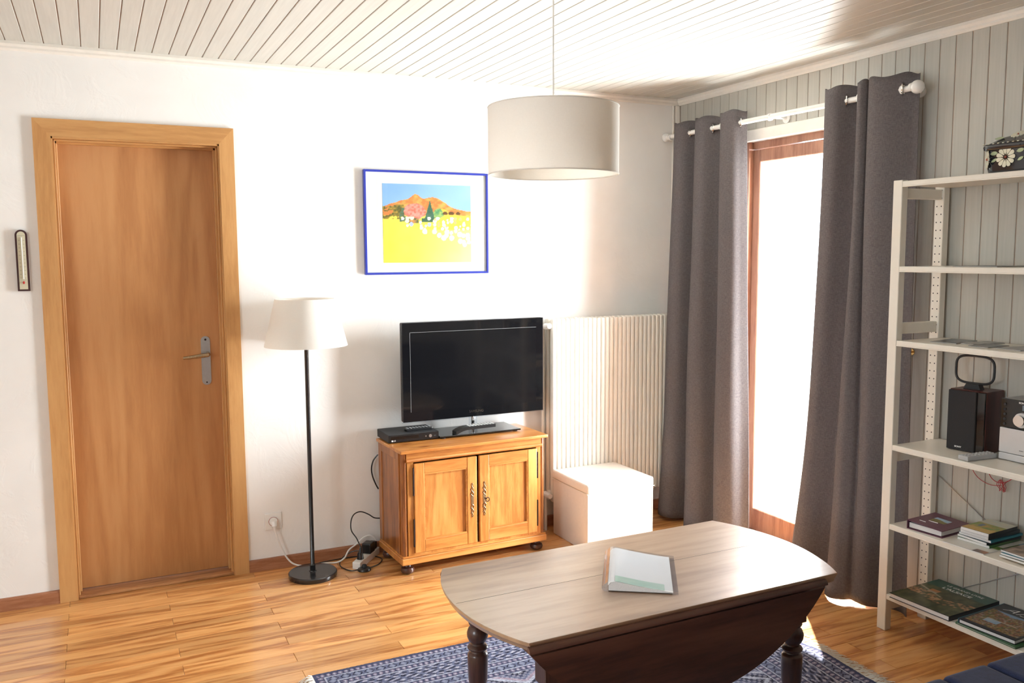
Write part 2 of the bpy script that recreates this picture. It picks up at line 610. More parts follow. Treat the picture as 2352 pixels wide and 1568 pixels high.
def vnoise(x, y):
    xi, yi = math.floor(x), math.floor(y)
    fx, fy = x - xi, y - yi
    fx, fy = fx * fx * (3 - 2 * fx), fy * fy * (3 - 2 * fy)

    def h(a, b):
        return _perm[(a * 57 + b * 131 + (a * b) % 17 * 7) & 4095]
    return (h(xi, yi) * (1 - fx) + h(xi + 1, yi) * fx) * (1 - fy) + (h(xi, yi + 1) * (1 - fx) + h(xi + 1, yi + 1) * fx) * fy


def fbm(x, y, o=3):
    s, a, t = 0, 0.5, 0
    for k in range(o):
        s += a * vnoise(x * 2 ** k + 13 * k, y * 2 ** k + 7 * k)
        t += a
        a *= 0.5
    return s / t


def mixc(a, b, t):
    t = max(0, min(1, t))
    return tuple(p * (1 - t) + q * t for p, q in zip(a, b))


# ------------------------------------------------------------------ room shell
XL, YB, H = -5.0, -5.6, 2.412
DX0, DX1, DZ = -3.262, -2.570, 2.037          # interior door opening
BY0, BY1, BZ = -0.585, -1.44, 2.10            # balcony door opening

m = MB()
m.box(XL - 0.2, DX0, 0, 0.2, -0.02, H + 0.1)
m.box(DX1, 0.3, 0, 0.2, -0.02, H + 0.1)
m.box(DX0, DX1, 0, 0.2, DZ, H + 0.1)
struct(m.build('wall_back', MT['plaster']))

m = MB()
m.box(XL - 0.2, XL, YB - 0.2, -3.9, -0.02, H + 0.1)
m.box(XL - 0.2, XL, -2.7, 0, -0.02, H + 0.1)
m.box(XL - 0.2, XL, -3.9, -2.7, -0.02, 0.95)
m.box(XL - 0.2, XL, -3.9, -2.7, 2.15, H + 0.1)
struct(m.build('wall_left', MT['plaster']))
m = MB()
m.box(XL, 0.3, YB - 0.2, YB, -0.02, H + 0.1)
struct(m.build('wall_front', MT['plaster']))

# window in the left wall, behind the camera
w1 = MB()
for (a, b, c, d) in ((-3.9, -3.84, 0.95, 2.15), (-2.76, -2.7, 0.95, 2.15), (-3.84, -2.76, 0.95, 1.01), (-3.84, -2.76, 2.09, 2.15), (-3.33, -3.27, 1.01, 2.09)):
    w1.box(XL - 0.12, XL - 0.06, a, b, c, d, 0.004, 1)
w1 = struct(w1.build('window_1', MT['trimw']))
g = MB()
g.box(XL - 0.095, XL - 0.09, -3.84, -3.33, 1.01, 2.09)
g.build('pane', MT['glass'], w1)
g = MB()
g.box(XL - 0.095, XL - 0.09, -3.27, -2.76, 1.01, 2.09)
g.build('pane', MT['glass'], w1)

# right wall: backing with tongue-and-groove boards
m = MB()
m.box(0.0, 0.3, BY0, 0.0, -0.02, H + 0.1)
m.box(0.0, 0.3, YB, BY1, -0.02, H + 0.1)
m.box(0.0, 0.3, BY1, BY0, BZ + 0.06, H + 0.1)
wr = struct(m.build('wall_right', MT['groove']))
PW = 0.0716
BT = 0.012


def board_mesh(L, w, t, bev=0.004):
    """board of length L (z), width w (y), thickness t towards -x, chamfered long edges"""
    b = MB()
    poly = [(0, -w / 2), (-(t - bev), -w / 2), (-t, -w / 2 + bev), (-t, w / 2 - bev), (-(t - bev), w / 2), (0, w / 2)]
    b.prism(poly, 0, L)
    vs = b.box(-(t - 0.003), -0.0005, w / 2 - 0.001, w / 2 + 0.0026, 0, L)      # bare tongue in the joint
    for f in {f for v in vs for f in v.link_faces}:
        f.material_index = 1
    bmesh.ops.recalc_face_normals(b.bm, faces=b.bm.faces[:])
    me = bpy.data.meshes.new('board')
    b.bm.to_mesh(me)
    b.bm.free()
    return me


full = board_mesh(H, PW - 0.0028, BT, 0.0018)
full.materials.append(MT['board'])
full.materials.append(MT['groove'])
short = board_mesh(H - BZ - 0.06, PW - 0.0028, BT, 0.0018)
short.materials.append(MT['board'])
short.materials.append(MT['groove'])
y = -0.287 * PW - PW / 2 + 0.0
k = 0
while y > YB:
    y0, y1 = y + PW / 2, y - PW / 2
    over = y1 < BY0 - 0.002 and y0 > BY1 + 0.002
    if over:
        link('plank', short, wr, (-0.0005, y, BZ + 0.06))
    else:
        link('plank', full, wr, (-0.0005, y, 0))
    y -= PW

# ceiling boards run towards the camera
m = MB()
m.box(XL - 0.2, 0.3, YB - 0.2, 0.2, H + 0.012, H + 0.15)
ce = struct(m.build('ceiling', MT['groove']))
CP = 0.069716
cb = MB()
bev = 0.002
w_ = CP - 0.0032
cb.prism([(-w_ / 2, 0.012), (-w_ / 2, bev), (-w_ / 2 + bev, 0), (w_ / 2 - bev, 0), (w_ / 2, bev), (w_ / 2, 0.012)], YB, 0.0, 'XZ')
_vs = cb.box(w_ / 2 - 0.001, w_ / 2 + 0.0030, YB, 0.0, 0.0035, 0.0115)
for _f in {f for v in _vs for f in v.link_faces}:
    _f.material_index = 1
bmesh.ops.recalc_face_normals(cb.bm, faces=cb.bm.faces[:])
cbm = bpy.data.meshes.new('ceiling_board')
cb.bm.to_mesh(cbm)
cb.bm.free()
cbm.materials.append(MT['ceil'])
cbm.materials.append(MT['groove'])
for i in range(72):
    x = -(48.7874 - 48 + i) * CP + CP / 2 - 0.0
    if x < XL:
        break
    link('plank', cbm, ce, (x, 0, H))

# floor: staggered short strips 80 mm wide, 790 mm long
m = MB()
m.box(XL, 0.05, YB, 0.2, -0.06, -0.014)
fl = struct(m.build('floor', MT['groove']))
SW, SL = 0.0799, 0.790
sp = MB()
sp.box(-SL / 2 + 0.0004, SL / 2 - 0.0004, -SW / 2 + 0.0004, SW / 2 - 0.0004, -0.014, 0, 0.0012, 1)
spm = bpy.data.meshes.new('floor_strip')
sp.bm.to_mesh(spm)
sp.bm.free()
spm.materials.append(MT['floor'])
rest = MB()
row = 0
y = -0.158 + 0.0799 * 4 - SW / 2      # first joint line inside the doorway
Cx, Cy = -3.116, -4.216
cand = []
while y > YB:
    off = 0.0 if row % 2 == 0 else SL / 2
    x = -3.285 - SL * 4 + off
    while x < 0.05:
        xa, xb = x, x + SL
        xa2, xb2 = max(xa, XL), min(xb, 0.0)
        if y > 0.0:
            xa2, xb2 = max(xa, DX0), min(xb, DX1)
        if xb2 - xa2 > 0.02:
            cand.append((xa2, xb2, y, abs(xb2 - xa2 - SL) < 1e-4))
        x += SL
    y -= SW
    row += 1


def seen(xa, xb, yy):
    for xx in (xa, xb, (xa + xb) / 2):
        d = Vector((xx, yy, 0)) - cam.matrix_world.translation
        z = d.dot(Fv)
        if z < 0.3:
            continue
        u, v = 1176 + 1989 * d.dot(Rv) / z, 784 - 1989 * d.dot(Uv) / z
        if -150 < u < 2500 and 900 < v < 1650:
            return True
    return False


cand.sort(key=lambda c: (not seen(c[0], c[1], c[2]), (c[2] - Cy) ** 2 + ((c[0] + c[1]) / 2 - Cx) ** 2))
for n_, (xa, xb, yy, whole) in enumerate(cand):
    if n_ < 290:
        if whole:
            link('plank', spm, fl, ((xa + xb) / 2, yy, 0))
        else:
            q = MB()
            L = xb - xa
            q.box(-L / 2 + 0.0004, L / 2 - 0.0004, -SW / 2 + 0.0004, SW / 2 - 0.0004, -0.014, 0)
            q.build('plank', MT['floor'], fl, loc=((xa + xb) / 2, yy, 0))
    else:
        rest.box(xa + 0.0004, xb - 0.0004, yy - SW / 2 + 0.0004, yy + SW / 2 - 0.0004, -0.014, 0)
o = rest.build('floor_strips', MT['floor'], fl)
o['kind'] = 'stuff'

# skirting
def skirt(name, x0, x1):
    b = MB()
    b.prism([(0, 0), (-0.012, 0), (-0.012, 0.050), (-0.009, 0.057), (0, 0.058)], x0, x1, 'YZ')
    return struct(b.build(name, MT['base']))


skirt('baseboard_back', XL, -3.323)
skirt('baseboard_back', -2.511, 0.0)
b = MB()
b.box(-0.024, -0.012, YB, -1.50, 0, 0.058, 0.003, 1)
b.box(-0.024, -0.012, -0.54, -0.012, 0, 0.058, 0.003, 1)
struct(b.build('baseboard_right', MT['base']))

# ceiling and corner mouldings
prof = [(0, H), (-0.016, H), (-0.018, H - 0.012), (-0.012, H - 0.022), (-0.012, H - 0.030), (-0.006, H - 0.038), (0, H - 0.038)]
b = MB()
b.prism(prof, XL, 0.0, 'YZ')
struct(b.build('trim_1', MT['trimw']))
b = MB()
b.prism([(u - BT, v) for u, v in prof] , YB, -0.016, 'XZ')
struct(b.build('trim_2', MT['trimw']))
b = MB()
b.box(-0.040, -0.012, -0.022, 0, 0, H - 0.038, 0.003, 1)
b.cyl((-0.053, -0.010, 0), (-0.053, -0.010, H - 0.038), 0.006, seg=10)
struct(b.build('trim_3', MT['trimw'], smooth=True))

# ------------------------------------------------------------------ interior door
door = MB()
door.box(DX0 + 0.012, DX1 - 0.010, 0.085, 0.125, 0.016, DZ - 0.010, 0.002, 1)
door = struct(door.build('door_1', MT['doorw']))
Xo0, Xo1, Zo = -3.323, -2.511, 2.106


def casing(name, outer):
    b = MB()
    if outer == 'L':
        b.prism([(Xo0, 0), (DX0 + 0.006, 0), (DX0 + 0.006, Zo - 0.073), (Xo0, Zo)], -0.014, 0.0, 'XZ')
    elif outer == 'R':
        b.prism([(Xo1, 0), (DX1 - 0.006, 0), (DX1 - 0.006, Zo - 0.073), (Xo1, Zo)], -0.014, 0.0, 'XZ')
    else:
        b.prism([(Xo0, Zo), (DX0 + 0.006, Zo - 0.073), (DX1 - 0.006, Zo - 0.073), (Xo1, Zo)], -0.014, 0.0, 'XZ')
    return b.build(name, MT['casingh' if outer == 'T' else 'casing'], door)


casing('casing', 'L')
casing('casing', 'R')
casing('casing', 'T')
# jambs with a small stepped stop
b = MB()
b.box(DX0, DX0 + 0.012, -0.010, 0.13, 0, DZ)
b.box(DX0 + 0.012, DX0 + 0.020, 0.012, 0.024, 0, DZ - 0.008, 0.002, 1)
b.box(DX0 + 0.012, DX0 + 0.026, 0.060, 0.085, 0, DZ - 0.012, 0.002, 1)
b.build('jamb', MT['casing'], door)
b = MB()
b.box(DX1 - 0.012, DX1, -0.010, 0.13, 0, DZ)
b.box(DX1 - 0.020, DX1 - 0.012, 0.012, 0.024, 0, DZ - 0.008, 0.002, 1)
b.box(DX1 - 0.026, DX1 - 0.012, 0.060, 0.085, 0, DZ - 0.012, 0.002, 1)
b.build('jamb', MT['casing'], door)
b = MB()
b.box(DX0, DX1, -0.010, 0.13, DZ - 0.012, DZ)
b.box(DX0 + 0.012, DX1 - 0.012, 0.012, 0.024, DZ - 0.020, DZ - 0.012, 0.002, 1)
b.box(DX0 + 0.012, DX1 - 0.012, 0.060, 0.085, DZ - 0.026, DZ - 0.012, 0.002, 1)
b.build('head_jamb', MT['casingh'], door)
b = MB()
b.box(DX0 + 0.012, DX1 - 0.012, -0.004, 0.16, 0.001, 0.013, 0.002, 1)
b.build('threshold', MT['thresh'], door)
# lever handle on a long plate
b = MB()
n = 12
pts = [(-2.660 + 0.0205 * cos(a), 1.128 + 0.0205 * sin(a)) for a in [pi * i / n for i in range(n + 1)]]
pts += [(-2.660 - 0.0205 * cos(a), 0.938 - 0.0205 * sin(a)) for a in [pi * i / n for i in range(n + 1)]]
b.prism(pts, 0.079, 0.085, 'XZ')
pl = b.build('handle_plate', MT['steel'], door)
b = MB()
b.cyl((-2.660, 0.0775, 1.133), (-2.660, 0.079, 1.133), 0.005, seg=12)
b.cyl((-2.660, 0.0775, 0.930), (-2.660, 0.079, 0.930), 0.0035, seg=12)
b.build('screw', MT['iron'], pl)
b = MB()
b.cyl((-2.652, 0.079, 1.068), (-2.652, 0.036, 1.066), 0.009, 0.008, 14)
b.tube([(-2.652, 0.036, 1.066), (-2.660, 0.030, 1.064), (-2.690, 0.030, 1.062), (-2.730, 0.030, 1.058), (-2.765, 0.033, 1.055)],
       lambda t: 0.0085 - 0.002 * t + 0.0025 * sin(pi * t), 12)
b.build('door_handle', MT['bronze'], pl, smooth=True)

# ------------------------------------------------------------------ balcony door
bd = MB()
fy0, fy1 = BY0, BY1
bd.box(0.0, 0.11, fy0 - 0.020, fy0, 0, BZ)
bd.box(0.0, 0.11, fy1, fy1 + 0.020, 0, BZ)
bd.box(0.03, 0.11, fy1, fy0, BZ - 0.035, BZ)
bd = struct(bd.build('door_2', MT['mahog']))
sa = MB()
sy0, sy1 = fy0 - 0.020, fy1 + 0.020
sa.box(0.030, 0.085, sy0 - 0.052, sy0, 0.035, BZ - 0.04, 0.004, 1)
sa.box(0.030, 0.085, sy1, sy1 + 0.052, 0.035, BZ - 0.04, 0.004, 1)
sa.box(0.030, 0.085, sy1 + 0.052, sy0 - 0.052, BZ - 0.105, BZ - 0.04, 0.004, 1)
sa.box(0.030, 0.085, sy1 + 0.052, sy0 - 0.052, 0.035, 0.155, 0.004, 1)
sash = sa.build('sash', MT['mahog'], bd)
b = MB()
b.box(0.055, 0.060, sy1 + 0.052, sy0 - 0.052, 0.155, BZ - 0.105)
b.build('pane', MT['glass'], sash)
b = MB()
b.box(-0.030, 0.12, fy1, fy0, 0.0005, 0.030, 0.004, 1)
b.build('threshold', MT['mahog'], bd)
b = MB()
b.box(-0.022, 0.05, fy1 - 0.03, fy0 + 0.03, BZ, BZ + 0.058, 0.003, 1)
b.build('lintel', MT['trimw'], bd)
b = MB()
b.box(-0.020, 0.05, fy0, fy0 + 0.022, 0.0, BZ, 0.002, 1)
b.build('jamb', MT['trimw'], bd)
b = MB()
b.box(-0.020, 0.05, fy1 - 0.022, fy1, 0.0, BZ, 0.002, 1)
b.build('jamb', MT['trimw'], bd)

# terrace outside
b = MB()
b.box(0.30, 6.0, -6.0, 4.0, -0.10, -0.04)
struct(b.build('terrace', MT['terr']))

# ------------------------------------------------------------------ thermometer
t = thing('thermometer', 'narrow wall thermometer in a dark brown arched case left of the door', 'thermometer', (-3.388, 0, 1.382))
n = 12


def arch(w, h, inset=0.0):
    r = w / 2 - inset
    return [(-r, inset), (r, inset)] + [(r * cos(pi * i / n), h - w / 2 + r * sin(pi * i / n)) for i in range(n + 1)]


b = MB()
b.prism(arch(0.046, 0.258), -0.014, 0, 'XZ')
b.build('case', MT['dbrown'], t)
b = MB()
b.prism(arch(0.046, 0.258, 0.0075), -0.0155, -0.0135, 'XZ')
face = b.build('scale_face', MT['cream'], t)
b = MB()
b.cyl((0.001, -0.0185, 0.050), (0.001, -0.0185, 0.222), 0.0022, seg=10)
b.sphere((0.001, -0.0185, 0.224), 0.003, 2)
b.build('glass_tube', MT['white'], t, smooth=True)
b = MB()
b.sphere((0.001, -0.019, 0.036), 0.0042, 2, (1, 1, 1.5))
b.build('fluid_bulb', MT['red'], t, smooth=True)
b = MB()
for i in range(11):
    z = 0.055 + i * 0.0158
    b.box(-0.011, -0.005, -0.0160, -0.0154, z, z + 0.0009)
    b.box(0.006, 0.011, -0.0160, -0.0154, z, z + 0.0009)
b.box(-0.013, 0.013, -0.0160, -0.0154, 0.047, 0.0476)
b.box(-0.013, 0.013, -0.0160, -0.0154, 0.233, 0.2336)
b.build('scale_marks', MT['ink'], t)

# ------------------------------------------------------------------ framed print
pic = thing('framed_print', 'landscape print with yellow foreground in a thin blue frame', 'picture', (-1.571, 0, 1.427))
Wp, Hp = 0.668, 0.518
for (x0, x1, z0, z1) in ((-Wp / 2, -Wp / 2 + 0.011, 0, Hp), (Wp / 2 - 0.011, Wp / 2, 0, Hp), (-Wp / 2 + 0.011, Wp / 2 - 0.011, 0, 0.011), (-Wp / 2 + 0.011, Wp / 2 - 0.011, Hp - 0.011, Hp)):
    b = MB()
    b.box(x0, x1, -0.024, -0.002, z0, z1, 0.0015, 1)
    b.build('frame_rail', MT['blue'], pic)
b = MB()
b.box(-Wp / 2 + 0.011, Wp / 2 - 0.011, -0.014, -0.004, 0.011, Hp - 0.011)
b.build('mat_board', MT['mat'], pic)
b = MB()
for (x0, x1, z0, z1) in ((-0.264, 0.264, 0.0, 0.0012), (-0.264, 0.264, 0.452, 0.4532), (-0.264, -0.2628, 0, 0.4532), (0.2628, 0.264, 0, 0.4532)):
    b.box(x0, x1, -0.0145, -0.0139, 0.031 + z0, 0.031 + z1)
b.build('mat_line', MT['trimw'], pic)


def art(u, v):
    sky = mixc((0.20, 0.36, 0.68), (0.36, 0.54, 0.80), 0.55 * u + 0.5 * fbm(u * 3, v * 4))
    ridge = 0.72 + 0.13 * math.exp(-((u - 0.56) / 0.16) ** 2) + 0.09 * math.exp(-((u - 0.25) / 0.16) ** 2) + 0.08 * math.exp(-((u - 0.37) / 0.06) ** 2) + 0.02 * fbm(u * 12, 1) - 0.02
    if u > 0.7:
        ridge -= 0.05 * (u - 0.7) / 0.3
    if v > ridge:
        return sky
    n1, n2 = fbm(u * 22, v * 26), fbm(u * 45 + 9, v * 45)
    base = mixc((0.62, 0.20, 0.06), (0.72, 0.38, 0.10), (n1 - 0.35) * 2.4)
    if u > 0.60 + 0.9 * (v - 0.62) and v < ridge - 0.06 - 0.1 * (1 - u):
        base = mixc((0.75, 0.42, 0.04), (0.78, 0.52, 0.10), n1)
    if v < 0.60 + 0.03 * (n1 - 0.5):
        base = mixc((0.84, 0.66, 0.06), (0.86, 0.70, 0.12), fbm(u * 4, v * 5))
    # bushes
    if u < 0.24 and 0.55 < v < 0.74 and n1 > 0.42:
        base = mixc((0.10, 0.10, 0.03), (0.45, 0.28, 0.05), (n2 - 0.3) * 2)
    if 0.18 < u < 0.26 and 0.52 < v < 0.70 and n2 > 0.4:
        base = (0.10, 0.16, 0.10)
    if ((u - 0.355) / 0.125) ** 2 + ((v - 0.655) / 0.10) ** 2 < 1 + 0.5 * (n1 - 0.5):
        base = mixc((0.66, 0.15, 0.10), (0.74, 0.32, 0.26), (n2 - 0.25) * 2)
    if 0.27 < u < 0.40 and 0.50 < v < 0.57:
        base = mixc((0.05, 0.12, 0.06), (0.55, 0.25, 0.08), (n2 - 0.3) * 2.4)
    d = abs(u - 0.525)
    if 0.53 < v < 0.80 and d < 0.055 * (0.80 - v) / 0.22 + 0.01 * (n2 - 0.5):
        base = mixc((0.03, 0.10, 0.06), (0.10, 0.18, 0.12), n2)
    if 0.43 < u < 0.57 and 0.52 < v < 0.565:
        base = (0.06, 0.13, 0.08)
    if ((u - 0.62) / 0.065) ** 2 + ((v - 0.625) / 0.075) ** 2 < 0.8 + (n1 - 0.5):
        base = mixc((0.10, 0.28, 0.12), (0.40, 0.50, 0.15), (n2 - 0.3) * 2)
    for cx, r in ((0.70, 0.03), (0.77, 0.035), (0.85, 0.025)):
        if ((u - cx) / r) ** 2 + ((v - 0.635) / 0.022) ** 2 < 1:
            base = (0.14, 0.07, 0.03)
    # flowers: loosely scattered blobs, larger and paler towards the lower right
    if u > 0.12 and 0.20 < v < 0.585:
        for a_ in (-1, 0, 1):
            for b_ in (-1, 0, 1):
                ci, cj = math.floor(u * 20) + a_, math.floor(v * 24) + b_
                hh = _perm[(ci * 193 + cj * 769) & 4095]
                h2 = _perm[(ci * 61 + cj * 331 + 5) & 4095]
                cx, cy = (ci + 0.2 + 0.6 * hh) / 20, (cj + 0.2 + 0.6 * h2) / 24
                lo = 0.52 - 0.40 * cx + 0.06
                dens = 0.85 - 1.1 * abs(cx - 0.62) if cy > lo and cy < 0.585 else 0.0
                rr = 0.011 + 0.012 * h2 + (0.010 if cy < 0.40 else 0.0)
                if hh < dens and (u - cx) ** 2 + ((v - cy) * 0.83) ** 2 < rr * rr:
                    base = ((0.95, 0.93, 0.80), (0.90, 0.85, 0.55), (0.42, 0.46, 0.70), (0.75, 0.42, 0.20))[int(h2 * 40) % (4 if cy > 0.45 else 2)]
    if v < 0.42:
        base = mixc(base, (0.93, 0.88, 0.50), 0.55 * max(0, u - 0.3) * (0.6 + fbm(u * 3, v * 3)))
    return base


print_sheet('art_print', 0.476, 0.394, 150, 124, art, MT['printart'], pic, (0.0, -0.0150, 0.256), (pi / 2, 0, 0))
b = MB()
b.box(-Wp / 2 + 0.011, Wp / 2 - 0.011, -0.0205, -0.019, 0.011, Hp - 0.011)
b.build('glazing', MT['glass'], pic)

# ------------------------------------------------------------------ radiator
rad = thing('radiator', 'white enamelled column radiator on the white wall behind the ottoman', 'radiator', (-0.501, -0.075, 0))
NS = 29
pit = 0.812 / NS
sec = MB()
sec.box(-0.0128, 0.0128, -0.045, -0.012, 0.165, 1.176, 0.009, 3)
sec.box(-0.0128, 0.0128, 0.012, 0.040, 0.165, 1.176, 0.009, 3)
sec.box(-0.0125, 0.0125, -0.040, 0.036, 0.185, 0.225, 0.010, 2)
sec.box(-0.0125, 0.0125, -0.040, 0.036, 1.115, 1.155, 0.010, 2)
sec0 = sec.build('section', MT['radw'], rad, smooth=True)
sec0.location.x = -0.406 + pit / 2
for i in range(1, NS):
    c = sec0.copy()
    COL.objects.link(c)
    c.parent = rad
    c.location.x = -0.406 + pit / 2 + i * pit
b = MB()
b.tube([(-0.425, 0.03, 0.0), (-0.425, 0.03, 0.6), (-0.425, 0.03, 1.08), (-0.424, 0.01, 1.13), (-0.406, 0.0, 1.135)], 0.009, 10)
b.build('pipe', MT['radw'], rad, smooth=True)
b = MB()
b.cyl((-0.425, 0.0, 1.135), (-0.425, -0.048, 1.140), 0.017, 0.014)
b.build('thermostat_valve', MT['white'], rad, smooth=True)
b = MB()
b.cyl((-0.400, -0.0, 0.205), (-0.425, -0.0, 0.205), 0.012)
b.cyl((-0.425, 0.010, 0.205), (-0.425, -0.055, 0.205), 0.016, 0.013)
b.cyl((-0.425, 0, 0.205), (-0.425, 0.0, 0.0), 0.008)
b.build('lower_valve', MT['white'], rad, smooth=True)
b = MB()
b.cyl((0.408, 0, 1.135), (0.420, 0, 1.135), 0.014)
b.sphere((0.421, -0.008, 1.135), 0.010, 2)
b.build('bleed_valve', MT['blackm'], rad, smooth=True)
for sx in (-1, 1):
    for z in (0.20, 1.10):
        b = MB()
        b.box(sx * 0.285 - 0.015, sx * 0.285 + 0.015, 0.036, 0.074, z, z + 0.04)
        b.build('bracket', MT['radw'], rad)

# ------------------------------------------------------------------ ottoman
ot = thing('ottoman', 'cream leatherette storage cube in front of the radiator', 'ottoman', (-0.715, -0.3225, 0))
b = MB()
b.box(-0.198, 0.198, -0.186, 0.186, 0.0, 0.308, 0.008, 2)
b.build('body', MT['leather'], ot, smooth=True)
b = MB()
b.box(-0.203, 0.203, -0.190, 0.190, 0.308, 0.356, 0.012, 3)
lid = b.build('lid', MT['leather'], ot, smooth=True)
b = MB()
for z in (0.309,):
    b.tube([(-0.203, -0.190, z), (0.203, -0.190, z), (0.203, 0.190, z), (-0.203, 0.190, z)], 0.0022, 6, closed=True, smooth=1)
b.build('piping', MT['leather'], lid)
for sx, sy in ((-1, -1), (1, -1)):
    b = MB()
    b.box(sx * 0.1975 - 0.0015, sx * 0.1975 + 0.0015, sy * 0.186 - 0.0015, sy * 0.186 + 0.0015, 0.01, 0.305)
    b.build('seam', MT['leather'], ot)

# ------------------------------------------------------------------ pine cabinet
CW, CD = 0.793, 0.335
ca = radians(2.4)
c0 = Vector((-1.864, -0.395))
cc = c0 + Vector((cos(ca) * CW / 2 - sin(ca) * CD / 2, sin(ca) * CW / 2 + cos(ca) * CD / 2))
cab = thing('pine_cabinet', 'old honey pine two-door cabinet under the television', 'cabinet', (cc.x, cc.y, 0), ca)
hw, hd = CW / 2, CD / 2
b = MB()
b.box(-hw - 0.004, hw + 0.003, -hd - 0.012, hd, 0.594, 0.610, 0.005, 3)
b.build('top', MT['pineh'], cab, smooth=True)
b = MB()
b.box(-hw, hw, -hd, hd - 0.002, 0.052, 0.084, 0.003, 1)
b.box(-hw + 0.004, hw - 0.004, -hd + 0.004, hd - 0.004, 0.084, 0.094, 0.004, 2)
b.build('plinth', MT['pineh'], cab)
for sx in (-1, 1):      # rounded corner posts
    b = MB()
    x = sx * (hw - 0.022)
    b.cyl((x, -hd + 0.022, 0.094), (x, -hd + 0.022, 0.594), 0.014, seg=20)
    b.box(x - 0.012, x + 0.012, -hd + 0.022, -hd + 0.05, 0.094, 0.594)
    b.build('corner_post', MT['pined'], cab, smooth=True)
for sx in (-1, 1):      # sides: frame and recessed panel
    x = sx * (hw - 0.014)
    b = MB()
    b.box(x - 0.006, x + 0.006, -hd + 0.045, hd - 0.012, 0.094, 0.594)
    b.build('side_panel', MT['pined'], cab)
    b = MB()
    for (a, c) in ((-hd + 0.045, -hd + 0.085), (hd - 0.05, hd - 0.008)):
        b.box(x - 0.010, x + 0.010, a, c, 0.094, 0.594, 0.002, 1)
    b.box(x - 0.010, x + 0.010, -hd + 0.085, hd - 0.05, 0.554, 0.594, 0.002, 1)
    b.build('side_frame', MT['pined'], cab)
b = MB()
b.box(-hw + 0.02, hw - 0.02, hd - 0.012, hd - 0.004, 0.094, 0.594)
b.build('back_panel', MT['pined'], cab)
b = MB()
b.box(-hw + 0.03, hw - 0.03, -hd + 0.006, -hd + 0.024, 0.565, 0.594)
b.build('frieze', MT['pineh'], cab)
b = MB()
b.prism([(-hd + 0.010, 0.548), (-hd - 0.002, 0.550), (-hd - 0.008, 0.557), (-hd - 0.002, 0.564), (-hd + 0.010, 0.566)], -hw + 0.028, hw - 0.028, 'YZ')
b.build('moulding', MT['pineh'], cab)
b = MB()
b.box(-hw + 0.034, -hw + 0.064, -hd + 0.006, -hd + 0.024, 0.094, 0.548)
b.box(hw - 0.060, hw - 0.034, -hd + 0.006, -hd + 0.024, 0.094, 0.548)
b.box(-hw + 0.064, hw - 0.060, -hd + 0.006, -hd + 0.024, 0.094, 0.106)
b.build('face_frame', MT['pine'], cab)


def scroll(side_key, par, x, zc, yf):
    b = MB()
    b.box(x - 0.0075, x + 0.0075, yf - 0.0025, yf, zc - 0.021, zc + 0.021, 0.0012, 1)
    b.box(x - 0.0015, x + 0.0015, yf - 0.0032, yf - 0.002, zc - 0.006, zc + 0.005)
    for s in (-1, 1):
        for ph in (0, 1):
            pts = []
            for i in range(19):
                tt = i / 18
                z = zc + s * (0.021 + 0.060 * tt)
                xx = x + (0.0072 * (1 - 0.55 * tt)) * sin(tt * 2.6 * pi + ph * pi)
                pts.append((xx, yf - 0.0018, z))
            b.tube(pts, lambda q: 0.0019 * (1 - 0.4 * q), 6, smooth=1)
        b.sphere((x, yf - 0.002, zc + s * 0.083), 0.0035, 1)
    for i, s in ((0, -1), (1, 1), (2, -1), (3, 1)):
        b.sphere((x + 0.008 * s, yf - 0.0018, zc + 0.030 + 0.012 * i), 0.0026, 1)
        b.sphere((x - 0.008 * s, yf - 0.0018, zc - 0.030 - 0.012 * i), 0.0026, 1)
    o = b.build('escutcheon', MT['bronze'], par, smooth=True)
    return o


